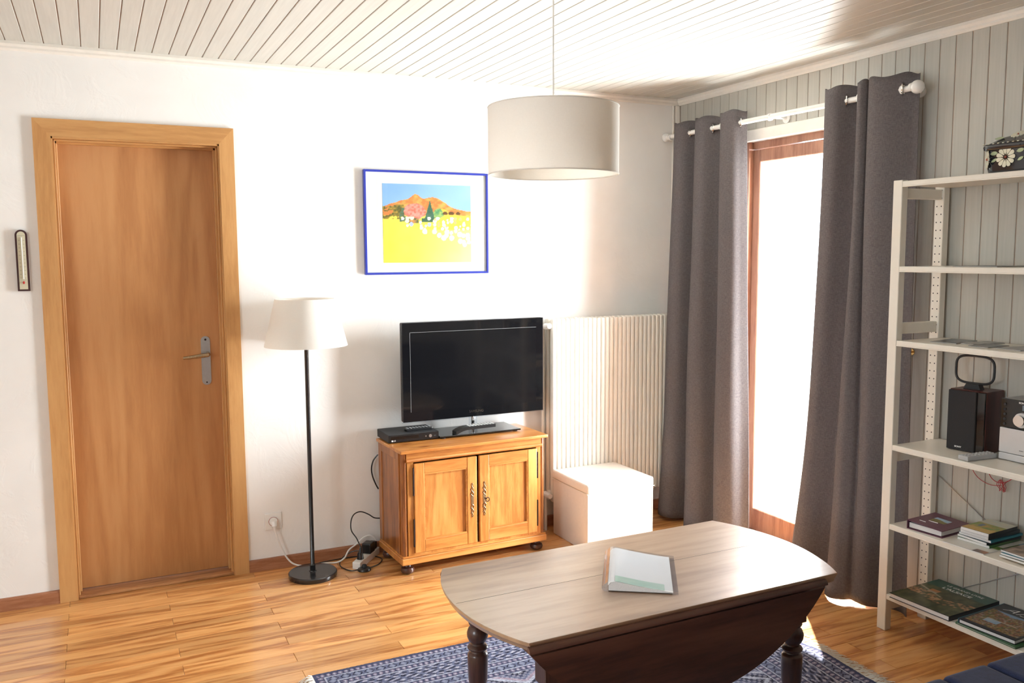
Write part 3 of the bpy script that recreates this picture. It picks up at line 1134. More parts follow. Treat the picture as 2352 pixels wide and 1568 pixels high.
def cab_door(x0, x1, hinge, key):
    yf = -hd - 0.002
    z0, z1 = 0.106, 0.541
    st = 0.052
    d = MB()
    d.box(x0 + st, x1 - st, yf + 0.012, yf + 0.018, z0 + 0.055, z1 - 0.05)
    dr = d.build('door', MT['pine'], cab)
    d['n'] if False else None
    for (a, c) in ((x0, x0 + st), (x1 - st, x1)):
        b = MB()
        b.box(a, c, yf, yf + 0.020, z0, z1, 0.003, 2)
        b.build('stile', MT['pine'], dr)
    for (a, c) in ((z0, z0 + 0.058), (z1 - 0.052, z1)):
        b = MB()
        b.box(x0 + st, x1 - st, yf + 0.001, yf + 0.020, a, c, 0.002, 1)
        b.build('rail', MT['pineh'], dr)
    b = MB()        # bevelled edge round the panel
    ix0, ix1, iz0, iz1 = x0 + st, x1 - st, z0 + 0.058, z1 - 0.052
    w = 0.006
    b.prism([(ix0, iz0), (ix1, iz0), (ix1 - w, iz0 + w), (ix0 + w, iz0 + w)], yf + 0.003, yf + 0.013, 'XZ')
    b.prism([(ix0, iz1), (ix1, iz1), (ix1 - w, iz1 - w), (ix0 + w, iz1 - w)], yf + 0.003, yf + 0.013, 'XZ')
    b.prism([(ix0, iz0), (ix0, iz1), (ix0 + w, iz1 - w), (ix0 + w, iz0 + w)], yf + 0.003, yf + 0.013, 'XZ')
    b.prism([(ix1, iz0), (ix1, iz1), (ix1 - w, iz1 - w), (ix1 - w, iz0 + w)], yf + 0.003, yf + 0.013, 'XZ')
    b.build('panel_moulding', MT['pineh'], dr)
    hx = x0 - 0.004 if hinge < 0 else x1 + 0.004
    for zc in (0.205, 0.455):
        b = MB()
        b.cyl((hx, yf + 0.002, zc - 0.062), (hx, yf + 0.002, zc + 0.062), 0.0038, seg=10)
        b.sphere((hx, yf + 0.002, zc + 0.065), 0.0045, 1)
        b.sphere((hx, yf + 0.002, zc - 0.065), 0.0045, 1)
        b.build('hinge', MT['iron'], dr, smooth=True)
    ex = x1 - 0.026 if hinge < 0 else x0 + 0.026
    scroll(0, dr, ex, 0.325, yf)
    if key:
        b = MB()
        b.cyl((ex, yf - 0.002, 0.327), (ex, yf - 0.024, 0.327), 0.0022, seg=8)
        b.tube([(ex + 0.010 * cos(a), yf - 0.033 + 0.009 * 0 + 0.0, 0.327 + 0.010 * sin(a)) for a in [2 * pi * i / 14 for i in range(14)]], 0.0022, 6, closed=True, smooth=1)
        b.build('key', MT['iron'], dr, smooth=True)
    return dr


cab_door(-hw + 0.066, -hw + 0.395, -1, False)
cab_door(-hw + 0.410, -hw + 0.735, 1, True)
for sx in (-1, 1):
    for sy in (-1, 1):
        b = MB()
        b.lathe([(0, 0), (0.014, 0), (0.030, 0.008), (0.034, 0.018), (0.030, 0.030), (0.018, 0.037), (0.016, 0.044), (0.022, 0.052), (0, 0.052)], (sx * (hw - 0.040), sy * (hd - 0.040), 0), 24)
        b.build('bun_foot', MT['walnutl'], cab, smooth=True)

# ------------------------------------------------------------------ television
ZC = 0.610
tv = thing('television', 'black flat television on a glass stand on the pine cabinet', 'television', (-1.380, -0.13, ZC))
b = MB()
b.box(-0.225, 0.225, -0.105, 0.105, 0.006, 0.014, 0.002, 1)
b.build('stand_base', MT['gloss'], tv)
for sx in (-1, 1):
    for sy in (-1, 1):
        b = MB()
        b.cyl((sx * 0.20, sy * 0.085, 0), (sx * 0.20, sy * 0.085, 0.006), 0.012)
        b.build('foot', MT['blackm'], tv)
b = MB()
b.cyl((0, 0.005, 0.014), (0, 0.005, 0.10), 0.022, seg=24)
b.build('neck', MT['acryl'], tv, smooth=True)
b = MB()
b.cyl((0, 0.005, 0.014), (0, 0.005, 0.10), 0.009, seg=16)
b.build('neck_tube', MT['chrome'], tv, smooth=True)
ty = -0.035
b = MB()
b.box(-0.392, 0.392, ty + 0.004, ty + 0.034, 0.088, 0.582, 0.006, 2)
b.box(-0.30, 0.30, ty + 0.034, ty + 0.070, 0.13, 0.50, 0.02, 2)
b.build('housing', MT['blackm'], tv)
b = MB()
b.box(-0.3965, 0.3965, ty + 0.001, ty + 0.012, 0.0805, 0.5865, 0.004, 2)
b.build('acrylic_rim', MT['acryl'], tv)
b = MB()
b.box(-0.392, 0.392, ty, ty + 0.006, 0.086, 0.582, 0.002, 1)
bez = b.build('bezel', MT['gloss'], tv)
b = MB()
b.box(-0.349, 0.349, ty - 0.0006, ty + 0.0002, 0.135, 0.533)
b.build('screen', MT['screen'], tv)
b = MB()
for (x0, x1, z0, z1) in ((-0.350, 0.350, 0.5328, 0.5338), (-0.3502, -0.3492, 0.135, 0.5338)):
    b.box(x0, x1, ty - 0.0009, ty - 0.0002, z0, z1)
b.build('screen_edge_line', MT['grey'], bez)
lettering('SAMSUNG', 0.0175, MT['chrome'], bez, (0.003, ty - 0.0008, 0.1135), (pi / 2, 0, 0), bold=0.0006)

# ------------------------------------------------------------------ disc player
dv = thing('disc_player', 'flat black disc player on the left of the pine cabinet top', 'player', (-1.737, -0.125, ZC))
b = MB()
b.box(-0.130, 0.130, -0.094, 0.090, 0.003, 0.042, 0.002, 1)
b.build('case', MT['blackm'], dv)
b = MB()
b.box(-0.130, 0.130, -0.0975, -0.093, 0.004, 0.041, 0.001, 1)
fp = b.build('front_panel', MT['black'], dv)
b = MB()
b.box(-0.118, 0.025, -0.0985, -0.097, 0.018, 0.034, 0.0005, 1)
b.build('disc_tray', MT['gloss'], fp)
b = MB()
b.cyl((0.062, -0.0975, 0.022), (0.062, -0.0995, 0.022), 0.0035, seg=14)
b.cyl((0.085, -0.0975, 0.022), (0.085, -0.1015, 0.022), 0.0080, seg=18)
b.build('button', MT['steel'], fp)
b = MB()
b.box(0.103, 0.116, -0.0985, -0.0973, 0.019, 0.0235)
b.build('usb_port', MT['ink'], fp)
lettering('LG', 0.010, MT['wink'], fp, (-0.100, -0.0989, 0.0125), (pi / 2, 0, 0))
b = MB()
b.cyl((-0.1115, -0.0975, 0.0125), (-0.1115, -0.0988, 0.0125), 0.0042, seg=16)
b.build('round_emblem', MT['wink'], fp)
for sx in (-1, 1):
    for sy in (-1, 1):
        b = MB()
        b.cyl((sx * 0.11, sy * 0.07, 0), (sx * 0.11, sy * 0.07, 0.003), 0.008)
        b.build('foot', MT['blackm'], dv)


def remote(name, label, loc, rz, L, w, h, mats, tilt=0.0, rows=9, curve=0.0, group=None):
    r = thing(name, label, 'remote', loc, rz)
    r.rotation_euler = (0, tilt, rz)
    b = MB()
    if curve:
        top, bot = [], []
        for i in range(13):
            tt = i / 12
            x = -L / 2 + L * tt
            top.append((x, h * 0.75 + curve * (1 - min(1, tt * 3.2)) ** 2 * -1.0 + curve * 0.9))
            bot.append((x, curve * 0.9 - curve * 1.0 * (1 - min(1, tt * 3.2)) ** 2 - 0.0 + (h * 0.25) * tt * 0))
        b.prism(bot + top[::-1], -w / 2, w / 2, 'XZ')
    else:
        b.box(-L / 2, L / 2, -w / 2, w / 2, 0, h, min(h * 0.35, 0.005), 2)
    body = b.build('body', mats[0], r)
    b = MB()
    z = h * 0.75 + curve * 0.9 if curve else h
    for i in range(rows):
        for j in (-1, 0, 1):
            x = (-L * 0.14 if curve else -L * 0.42) + (L * 0.60 if curve else L * 0.84) * i / (rows - 1)
            b.box(x - L * 0.016, x + L * 0.016, j * w * 0.28 - w * 0.075, j * w * 0.28 + w * 0.075, z - 0.0005, z + 0.0016)
    b.build('button_pad', mats[1], r)
    return r


remote('remote_control', 'curved black remote lying on the glass television stand', (-1.405, -0.200, ZC + 0.014), radians(4), 0.225, 0.048, 0.022, (MT['black'], MT['white']), rows=9, curve=0.020)
remote('remote_control', 'small flat black remote lying on top of the disc player', (-1.690, -0.155, ZC + 0.042), radians(3), 0.140, 0.042, 0.014, (MT['black'], MT['grey']), rows=8)

# ------------------------------------------------------------------ floor lamp
lp = thing('floor_lamp', 'black floor lamp with a white fabric shade and foot switch beside the door', 'lamp', (-2.244, -0.185, 0))
b = MB()
b.lathe([(0, 0), (0.112, 0), (0.114, 0.003), (0.114, 0.020), (0.110, 0.024), (0.018, 0.026), (0.016, 0.030), (0, 0.030)], seg=56)
b.build('base', MT['blackmetal'], lp, smooth=True)
b = MB()
b.lathe([(0, 0.028), (0.013, 0.028), (0.013, 0.052), (0.0155, 0.056), (0.013, 0.060), (0.010, 0.064), (0.010, 1.098), (0.020, 1.115), (0.020, 1.13), (0, 1.13)], seg=20)
b.build('pole', MT['blackmetal'], lp, smooth=True)
b = MB()
b.lathe([(0.190, 1.108), (0.136, 1.326), (0.1345, 1.326), (0.1885, 1.108)], seg=64, close=True)
shd = b.build('lamp_shade', MT['shade'], lp, smooth=True)
b = MB()
for k in range(3):
    a = 2 * pi * k / 3 + 0.4
    b.tube([(0.015 * cos(a), 0.015 * sin(a), 1.165), (0.134 * cos(a), 0.134 * sin(a), 1.316)], 0.0015, 6, smooth=1)
b.tube([(0.134 * cos(2 * pi * k / 24), 0.134 * sin(2 * pi * k / 24), 1.318) for k in range(24)], 0.0018, 6, closed=True, smooth=1)
b.build('shade_carrier', MT['white'], shd)
b = MB()
b.lathe([(0, 1.13), (0.013, 1.13), (0.015, 1.165), (0.03, 1.19), (0.033, 1.215), (0.022, 1.24), (0, 1.248)], seg=20)
b.build('bulb', MT['white'], lp, smooth=True)

# ------------------------------------------------------------------ sockets, cords
so = thing('wall_socket', 'square white wall socket low on the wall right of the door', 'socket', (-2.390, 0, 0.238))
b = MB()
b.box(-0.040, 0.040, -0.009, 0, -0.040, 0.040, 0.003, 2)
b.build('cover_plate', MT['white'], so)
b = MB()
b.lathe([(0.021, -0.0095), (0.0225, -0.0095), (0.0225, -0.008), (0.021, -0.008)], ax='Y', seg=30, close=True)
b.build('red_ring', MT['wred'], so)
pg = thing('power_plug', 'white plug and white cord running down from the wall socket', 'plug', (-2.390, -0.010, 0.238))
b = MB()
b.cyl((0, 0, 0.002), (0, -0.016, 0.002), 0.0195, 0.018, 24)
b.cyl((0, -0.010, 0), (0.001, -0.022, -0.020), 0.015, 0.011, 18)
b.cyl((0.001, -0.020, -0.016), (0.002, -0.022, -0.038), 0.010, 0.006, 14)
b.build('plug_body', MT['white'], pg, smooth=True)


def world_tube(pts, off):
    return [tuple(Vector(p) - Vector(off)) for p in pts]


b = MB()
b.tube(world_tube([(-2.388, -0.032, 0.205), (-2.378, -0.034, 0.165), (-2.360, -0.034, 0.110), (-2.335, -0.034, 0.055), (-2.300, -0.038, 0.018), (-2.240, -0.055, 0.006), (-2.160, -0.055, 0.006), (-2.100, -0.075, 0.007), (-2.060, -0.070, 0.022), (-2.030, -0.045, 0.050), (-1.990, -0.030, 0.068),
                   (-1.950, -0.034, 0.10), (-1.915, -0.036, 0.105), (-1.888, -0.040, 0.080), (-1.890, -0.026, 0.045), (-1.898, -0.014, 0.024)], (-2.390, -0.010, 0.238)), 0.0042, 8, smooth=5)
b.build('cord', MT['white'], pg, smooth=True)
st = thing('power_strip', 'white power strip lying on the floor left of the cabinet', 'power strip', (-1.958, -0.105, 0), radians(50))
b = MB()
b.box(-0.120, 0.120, -0.021, 0.021, 0, 0.036, 0.004, 2)
b.build('body', MT['white'], st)
for x in (-0.075, -0.025, 0.025, 0.075):
    b = MB()
    b.lathe([(0.0175, 0.0365), (0.0175, 0.030), (0, 0.030)], (x, 0, 0), 22)
    b.lathe([(0.0190, 0.0362), (0.0190, 0.0372), (0.0172, 0.0372), (0.0172, 0.0362)], (x, 0, 0), 22, close=True)
    b.build('outlet', MT['white'], st)
ad = thing('power_adapter', 'black plugs in the white power strip, with a cord arching to the cabinet', 'plug', (-1.955, -0.100, 0.037), radians(50))
b = MB()
b.box(-0.005, 0.052, -0.024, 0.024, 0.0, 0.052, 0.006, 2)
b.box(0.058, 0.096, -0.018, 0.018, 0.0, 0.038, 0.006, 2)
b.build('adapter_body', MT['black'], ad)
b = MB()
b.cyl((-0.075, 0, 0.0), (-0.075, 0, 0.030), 0.017, 0.013, 18)
b.cyl((-0.075, 0, 0.028), (-0.068, 0, 0.055), 0.009, 0.005, 12)
b.build('plug_body', MT['black'], ad, smooth=True)
blk = MB()
blk.tube([(-1.871, -0.060, 0.196), (-1.900, -0.062, 0.203), (-1.931, -0.062, 0.226), (-1.971, -0.064, 0.245), (-2.005, -0.066, 0.236), (-2.022, -0.070, 0.205), (-2.024, -0.080, 0.160), (-2.005, -0.10, 0.125), (-2.000, -0.135, 0.102), (-1.998, -0.157, 0.096)], 0.0030, 8, smooth=5)
o = blk.build('cord', MT['black'], ad, smooth=True)
o.matrix_parent_inverse = ad.matrix_basis.inverted()
blk = MB()
blk.tube([(-1.985, -0.075, 0.050), (-2.02, -0.055, 0.042), (-2.06, -0.050, 0.020), (-2.085, -0.075, 0.005), (-2.095, -0.125, 0.0045), (-2.085, -0.180, 0.0045), (-2.060, -0.215, 0.0045), (-2.020, -0.222, 0.009)], 0.0028, 8, smooth=5)
blk.tube([(-1.985, -0.222, 0.009), (-1.955, -0.205, 0.0045), (-1.915, -0.180, 0.0045), (-1.885, -0.130, 0.0045), (-1.890, -0.088, 0.0045), (-1.925, -0.050, 0.0045), (-1.99, -0.030, 0.0045), (-2.06, -0.026, 0.0045), (-2.14, -0.030, 0.0045), (-2.20, -0.040, 0.0045), (-2.235, -0.060, 0.006)], 0.0028, 8, smooth=5)
o = blk.build('cord', MT['black'], lp, smooth=True)
o.matrix_parent_inverse = lp.matrix_basis.inverted()
b = MB()
b.lathe([(0, 0), (0.030, 0), (0.033, 0.004), (0.031, 0.011), (0.020, 0.015), (0, 0.016)], seg=28)
fs = b.build('foot_switch', MT['black'], lp, smooth=True, loc=(-2.003 + 2.244, -0.225 + 0.185, 0))
b = MB()
b.lathe([(0.012, 0.014), (0.012, 0.026), (0.009, 0.030), (0, 0.031)], seg=20)
b.build('push_button', MT['blackm'], fs, smooth=True)
b = MB()
b.tube([(-1.866, -0.035, 0.52), (-1.888, -0.028, 0.49), (-1.897, -0.022, 0.45), (-1.893, -0.022, 0.41), (-1.880, -0.026, 0.37), (-1.866, -0.030, 0.34)], 0.0035, 8, smooth=5)
o = b.build('black_cable', MT['black'], smooth=True)
tag(o, 'black cable bulging out behind the left side of the cabinet', 'cable')

# ------------------------------------------------------------------ pendant lamp
pd = thing('pendant_lamp', 'large white drum pendant hanging from the ceiling', 'lamp', (-1.785, -1.755, 1.776))
b = MB()
b.lathe([(0.2075, 0), (0.2075, 0.212), (0.206, 0.212), (0.206, 0)], seg=96, close=True)
shd = b.build('lamp_shade', MT['shade'], pd, smooth=True)
b = MB()
for z in (0.002, 0.210):
    b.tube([(0.2067 * cos(2 * pi * k / 64), 0.2067 * sin(2 * pi * k / 64), z) for k in range(64)], 0.0022, 6, closed=True, smooth=1)
b.build('hem', MT['shade'], shd, smooth=True)
b = MB()
for k in range(3):
    a = 2 * pi * k / 3
    b.tube([(0.02 * cos(a), 0.02 * sin(a), 0.165), (0.12 * cos(a), 0.12 * sin(a), 0.17), (0.206 * cos(a), 0.206 * sin(a), 0.208)], 0.0016, 6)
b.build('spider', MT['white'], pd)
b = MB()
b.lathe([(0, 0.16), (0.017, 0.16), (0.020, 0.20), (0.014, 0.235), (0.004, 0.245), (0, 0.245)], seg=20)
b.build('lamp_holder', MT['white'], pd, smooth=True)
b = MB()
b.lathe([(0, 0.162), (0.014, 0.16), (0.03, 0.13), (0.034, 0.105), (0.022, 0.08), (0, 0.072)], seg=20)
b.build('bulb', MT['white'], pd, smooth=True)
b = MB()
b.cyl((0, 0, 0.24), (0, 0, H - 1.776), 0.0028, seg=8)
b.build('cable', MT['white'], pd)
b = MB()
b.lathe([(0, H - 1.776), (0.045, H - 1.776), (0.045, H - 1.791), (0.012, H - 1.816), (0, H - 1.816)], seg=28)
b.build('ceiling_cup', MT['white'], pd, smooth=True)

# ------------------------------------------------------------------ curtain rod and curtains
RX, RZ = -0.120, 2.186
rod = thing('curtain_rod', 'white curtain rod with ball ends above the balcony door', 'curtain rod', (RX, -0.86, RZ))
b = MB()
b.cyl((0, 0.80, 0), (0, -0.845, -0.004), 0.0125, seg=20)
b.build('pole', MT['white'], rod, smooth=True)
for s, y_, r_ in ((1, 0.822, 0.025), (-1, -0.868, 0.027)):
    b = MB()
    b.sphere((0, y_, 0 if s > 0 else -0.004), r_, 3)
    b.cyl((0, y_ - s * 0.020, 0), (0, y_ - s * 0.034, 0), 0.017, 0.015, 20)
    b.build('finial', MT['white'], rod, smooth=True)
for y_ in (0.775, -0.03, -0.80):
    b = MB()
    b.cyl((0.0, y_, -0.004), (0.108, y_, -0.004), 0.007, seg=12)
    b.cyl((0.100, y_, -0.004), (0.108, y_, -0.004), 0.024, seg=20)
    b.lathe([(0.013, -0.006), (0.018, -0.006), (0.018, 0.006), (0.013, 0.006)], (0, y_, -0.004), 20, 'Y', close=True)
    b.build('bracket', MT['white'], rod, smooth=True)


def curtain(name, label, top, bot, ztop, zbot, eyes, power=1.15):
    """top/bot: control points (y, x) of the cloth path at the rod and at the hem"""
    root = thing(name, label, 'curtain', (RX, top[0][0], 0))
    NU, NV = 150, 60
    tp = catmull([Vector((x, y, 0)) for y, x in top], 12)
    bp_ = catmull([Vector((x, y, 0)) for y, x in bot], 12)

    def at(path, u):
        f = u * (len(path) - 1)
        i = min(int(f), len(path) - 2)
        return path[i].lerp(path[i + 1], f - i)
    vs, fs_ = [], []
    for j in range(NV + 1):
        v = j / NV
        for i in range(NU + 1):
            u = i / NU
            k_ = v ** power
            a, c = at(tp, u), at(bp_, u)
            p = a.lerp(c, k_)
            z = ztop + (zbot - ztop) * v
            if j == 0:
                z += 0.006 * sin(u * 37)
            p = p + Vector((0.006 * sin(v * 9 + u * 14) * v, 0.004 * sin(v * 7 + u * 9) * v, 0))
            if v > 0.93:
                z += 0.010 * sin(u * 11 + 1) * (v - 0.93) / 0.07
            vs.append((p.x, p.y - top[0][0], z))
    for j in range(NV):
        for i in range(NU):
            a = j * (NU + 1) + i
            fs_.append((a, a + 1, a + NU + 2, a + NU + 1))
    me = bpy.data.meshes.new(name)
    me.from_pydata(vs, [], fs_)
    for p in me.polygons:
        p.use_smooth = True
    me.materials.append(MT['curtain'])
    cl = link('cloth', me, root)
    sm = cl.modifiers.new('thickness', 'SOLIDIFY')
    sm.thickness = 0.0022
    # stitched line under the heading and above the hem
    for (vv, nm) in ((0.045, 'heading_seam'), (0.925, 'hem_seam')):
        b = MB()
        j = vv * NV
        pts = []
        for i in range(0, NU + 1, 2):
            j0 = int(j)
            A = Vector(vs[j0 * (NU + 1) + i])
            B = Vector(vs[(j0 + 1) * (NU + 1) + i])
            pts.append(A.lerp(B, j - j0))
        b.tube(pts, 0.0022, 5, smooth=1)
        b.build(nm, MT['curtain'], root)
    for (y_, x_, ang) in eyes:
        b = MB()
        b.lathe([(0.0185, -0.003), (0.0275, -0.003), (0.0295, 0), (0.0275, 0.003), (0.0185, 0.003), (0.0172, 0)], (0, 0, 0), 28, 'Y', close=True)
        bmesh.ops.rotate(b.bm, verts=b.bm.verts[:], cent=(0, 0, 0), matrix=Matrix.Rotation(ang, 3, 'Z'))
        bmesh.ops.translate(b.bm, verts=b.bm.verts[:], vec=(x_, y_ - top[0][0], RZ - 0.002))
        b.build('eyelet', MT['chrome'], root, smooth=True)
    return root


A_ = 0.040
topL = [(-0.135, 0.020), (-0.160, -0.030), (-0.200, -0.046), (-0.240, -0.030), (-0.272, 0.030), (-0.300, 0.048), (-0.330, 0.030), (-0.352, -0.034), (-0.385, -0.046), (-0.425, -0.034), (-0.462, 0.020), (-0.495, 0.046), (-0.530, 0.030), (-0.556, -0.030), (-0.600, -0.046), (-0.650, -0.034), (-0.675, 0.0), (-0.690, 0.028)]
botL = [(-0.150, -0.010), (-0.145, -0.090), (-0.200, -0.120), (-0.260, -0.090), (-0.285, 0.000), (-0.320, 0.030), (-0.350, 0.000), (-0.360, -0.080), (-0.410, -0.110), (-0.470, -0.070), (-0.500, 0.010), (-0.540, 0.035), (-0.580, 0.010), (-0.595, -0.060), (-0.660, -0.095), (-0.730, -0.060), (-0.760, -0.010), (-0.790, 0.020)]
botL = [(y - 0.0, x) for y, x in botL]
curtain('curtain', 'dark grey linen curtain on the corner side of the balcony door', topL, botL, 2.246, 0.018,
        [(-0.250, 0.0, radians(70)), (-0.345, 0.0, radians(-70)), (-0.448, 0.0, radians(66)), (-0.546, 0.0, radians(-68)), (-0.672, 0.0, radians(60))])
topR = [(-1.252, 0.010), (-1.262, -0.020), (-1.300, -0.040), (-1.345, -0.034), (-1.385, 0.020), (-1.420, 0.045), (-1.445, 0.020), (-1.455, -0.030), (-1.480, -0.045), (-1.497, -0.030), (-1.502, -0.010), (-1.520, -0.036), (-1.560, -0.048), (-1.610, -0.034), (-1.660, 0.0), (-1.690, 0.024), (-1.712, 0.034)]
botR = [(-1.195, 0.030), (-1.185, -0.050), (-1.215, -0.110), (-1.260, -0.135), (-1.310, -0.130), (-1.360, -0.080), (-1.390, -0.060), (-1.430, -0.110), (-1.490, -0.135), (-1.540, -0.110), (-1.560, -0.080), (-1.590, -0.080), (-1.630, -0.070), (-1.660, -0.020), (-1.690, 0.020), (-1.735, 0.030), (-1.775, 0.010)]
curtain('curtain', 'dark grey linen curtain hanging beside the white shelf unit', topR, botR, 2.246, 0.007,
        [(-1.362, 0.0, radians(50)), (-1.452, 0.0, radians(-70)), (-1.655, 0.0, radians(40))], 2.0)

tb = thing('curtain_hook', 'small brass curtain tieback hook on the panelled wall behind the shelf post', 'hook', (-0.012, -1.665, 1.105))
b = MB()
b.cyl((0, 0, 0), (-0.004, 0, 0), 0.014, seg=18)
b.cyl((-0.004, 0, 0), (-0.030, 0, 0), 0.004, seg=10)
b.build('stem', MT['brass'], tb, smooth=True)
b = MB()
b.lathe([(0, -0.030), (0.010, -0.032), (0.013, -0.036), (0.010, -0.041), (0, -0.043)], (0, 0, 0), 18, 'X')
b.build('rosette', MT['brass'], tb, smooth=True)

# ------------------------------------------------------------------ shelf unit
PY = -1.806
SX0, SX1 = -0.300, -0.030
SY0, SY1 = -1.828, -2.640
sh = thing('shelf_unit', 'tall white open shelf unit with drilled posts against the panelled wall', 'shelf', (-0.165, -2.22, 0))
ox, oy = 0.165, 2.22
for yy in (PY, -2.660):
    for xx, drilled in ((SX0 + 0.0165, False), (SX1 - 0.0165, True)):
        b = MB()
        b.box(xx - 0.0165 + ox, xx + 0.0165 + ox, yy - 0.021 + oy, yy + 0.021 + oy, 0, 1.802, 0.002, 1)
        po = b.build('post', MT['shelfw'], sh)
        if drilled:
            b = MB()
            z = 0.10
            while z < 1.78:
                for s in (-0.010, 0.010):
                    b.cyl((xx - 0.0163 + ox, yy + s + oy, z), (xx - 0.0170 + ox, yy + s + oy, z), 0.0028, seg=6)
                z += 0.0315
            b.build('peg_hole', MT['ink'], po)
    for z0, z1 in ((1.732, 1.772), (1.205, 1.248), (0.693, 0.735), (0.080, 0.120)):
        b = MB()
        b.box(SX0 + 0.033 + ox, SX1 - 0.033 + ox, yy - 0.012 + oy, yy + 0.012 + oy, z0, z1, 0.002, 1)
        b.build('cross_rail', MT['shelfw'], sh)
SHZ = (1.797, 1.471, 1.182, 0.767, 0.446, 0.156)
for z in SHZ:
    b = MB()
    b.box(SX0 - 0.001 + ox, SX1 + ox, SY1 + oy, SY0 + oy, z - 0.018, z, 0.002, 1)
    b.box(SX0 - 0.001 + ox, SX0 + 0.018 + ox, SY1 + oy, SY0 + oy, z - 0.022, z - 0.017, 0.001, 1)
    b.build('shelf_board', MT['shelfw'], sh)
b = MB()
b.cyl((-0.026 + ox, -1.83 + oy, 0.61), (-0.026 + ox, -2.64 + oy, 0.13), 0.0022, seg=6)
b.cyl((-0.022 + ox, -1.83 + oy, 0.10), (-0.022 + ox, -2.64 + oy, 0.585), 0.0022, seg=6)
b.build('cross_brace', MT['steel'], sh)


# ---- flat printed covers
def book(name, label, cat, loc, rz, w, d, h, cover, fn=None, spine=None, nx=40, ny=40, tilt=(0, 0), group=None, soft=False, page=None):
    """closed book or magazine lying flat: w along local x, d along local y"""
    r = thing(name, label, cat, loc, rz, group)
    r.rotation_euler = (tilt[0], tilt[1], rz)
    ct = 0.0006 if soft else 0.0022
    b = MB()
    b.box(-w / 2 + (0.0 if soft else 0.003), w / 2 - (0.0005 if soft else 0.003), -d / 2 + (0 if soft else 0.003), d / 2 - (0 if soft else 0.003), ct, h - ct)
    b.build('page_block', page or MT['paper'], r)
    b = MB()
    b.box(-w / 2, w / 2, -d / 2, d / 2, 0, ct)
    b.box(-w / 2, w / 2, -d / 2, d / 2, h - ct, h)
    if spine == 'N':
        b.box(-w / 2, w / 2, d / 2 - 0.002, d / 2, 0, h)
    elif spine == 'E':
        b.box(w / 2 - 0.002, w / 2, -d / 2, d / 2, 0, h)
    elif spine == 'W':
        b.box(-w / 2, -w / 2 + 0.002, -d / 2, d / 2, 0, h)
    cv = b.build('cover', cover, r)
    if fn:
        print_sheet('cover_print', w - 0.001, d - 0.001, nx, ny, fn, MT['print'], r, (0, 0, h + 0.0003))
    return r


# bottom shelf: reader faces +x, so text runs along -y.  local +x = world -y, local +y = world +x
RZB = -pi / 2


def cov_village(u, v):
    if v > 0.72 + 0.03 * fbm(u * 6, 1):
        return mixc((0.02, 0.075, 0.055), (0.035, 0.10, 0.075), fbm(u * 5, v * 5))
    n1, n2 = fbm(u * 14, v * 12), fbm(u * 30 + 5, v * 30)
    c = mixc((0.02, 0.03, 0.012), (0.10, 0.11, 0.05), (n1 - 0.3) * 2)
    hills = math.exp(-((v - 0.38 - 0.05 * sin(u * 8)) / 0.12) ** 2)
    if hills > 0.5 and n2 > 0.53:
        c = mixc((0.42, 0.16, 0.06), (0.55, 0.36, 0.20), n1)
    if abs(v - (0.62 - 0.35 * u)) < 0.012 and u < 0.5:
        c = (0.45, 0.40, 0.28)
    if 0.2 < u < 0.36 and 0.50 < v < 0.62:
        c = (0.48, 0.20, 0.08) if v > 0.54 else (0.4, 0.36, 0.3)
    return c


Z6 = 0.156
bk = book('picture_book', 'large green picture book with white title on the lowest shelf', 'book', (-0.166, -1.985, Z6 + 0.0005), RZB + radians(2), 0.262, 0.300, 0.020, MT['dkcov'], cov_village, 'E', 60, 60)
lettering('LE GRAND LIVRE', 0.0205, MT['wink'], bk, (0.010, 0.116, 0.0206), (0, 0, 0), extr=0.0001, sx=1.0)
lettering('DE', 0.012, MT['brass'], bk, (0.010, 0.100, 0.0206), (0, 0, 0), extr=0.0001)
lettering("L'ALSACE", 0.027, MT['wink'], bk, (-0.002, 0.082, 0.0206), (0, 0, 0), extr=0.0001, bold=0.0004, sx=1.1)


def cov_wine(u, v):
    edge = u < 0.05 or u > 0.95 or v < 0.07 or v > 0.70
    if v > 0.62 + 0.25 * abs(u - 0.45) and not edge:
        return mixc((0.10, 0.22, 0.42), (0.30, 0.45, 0.62), fbm(u * 5, v * 5))
    if edge:
        return (0.012, 0.016, 0.028)
    n1, n2 = fbm(u * 13 + 3, v * 13), fbm(u * 28, v * 26)
    pal = ((0.22, 0.05, 0.025), (0.42, 0.16, 0.05), (0.06, 0.10, 0.03), (0.35, 0.26, 0.05), (0.12, 0.03, 0.03), (0.5, 0.42, 0.3))
    c = pal[int(n1 * 17) % 6]
    c = mixc(c, (0.02, 0.02, 0.02), 0.5 * n2)
    if 0.22 < u < 0.48 and 0.24 < v < 0.36:
        c = mixc((0.15, 0.30, 0.5), (0.4, 0.5, 0.6), n1)
    if abs(v - 0.36) < 0.008 and 0.2 < u < 0.75:
        c = (0.5, 0.45, 0.35)
    return c


b5 = book('thin_green_book', 'thin green book lying under the dark blue book, lowest shelf', 'book', (-0.168, -2.262, Z6 + 0.0005), RZB - radians(1), 0.235, 0.275, 0.007, MT['green'], None, 'W')
bk = book('picture_book', 'dark blue picture book with script title and teal spine, lowest shelf', 'book', (-0.158, -2.252, Z6 + 0.008), RZB + radians(3), 0.212, 0.280, 0.016, MT['dkcov'], cov_wine, 'W', 60, 60)
b = MB()
b.box(-0.1075, -0.1058, -0.140, 0.140, 0.000, 0.0166)
b.build('teal_spine', MT['teal'], bk)
lettering('Alsace', 0.062, MT['wink'], bk, (0.016, 0.092, 0.0166), (0, 0, radians(-3)), extr=0.0001, shear=0.45, bold=-0.0009, sx=1.15)

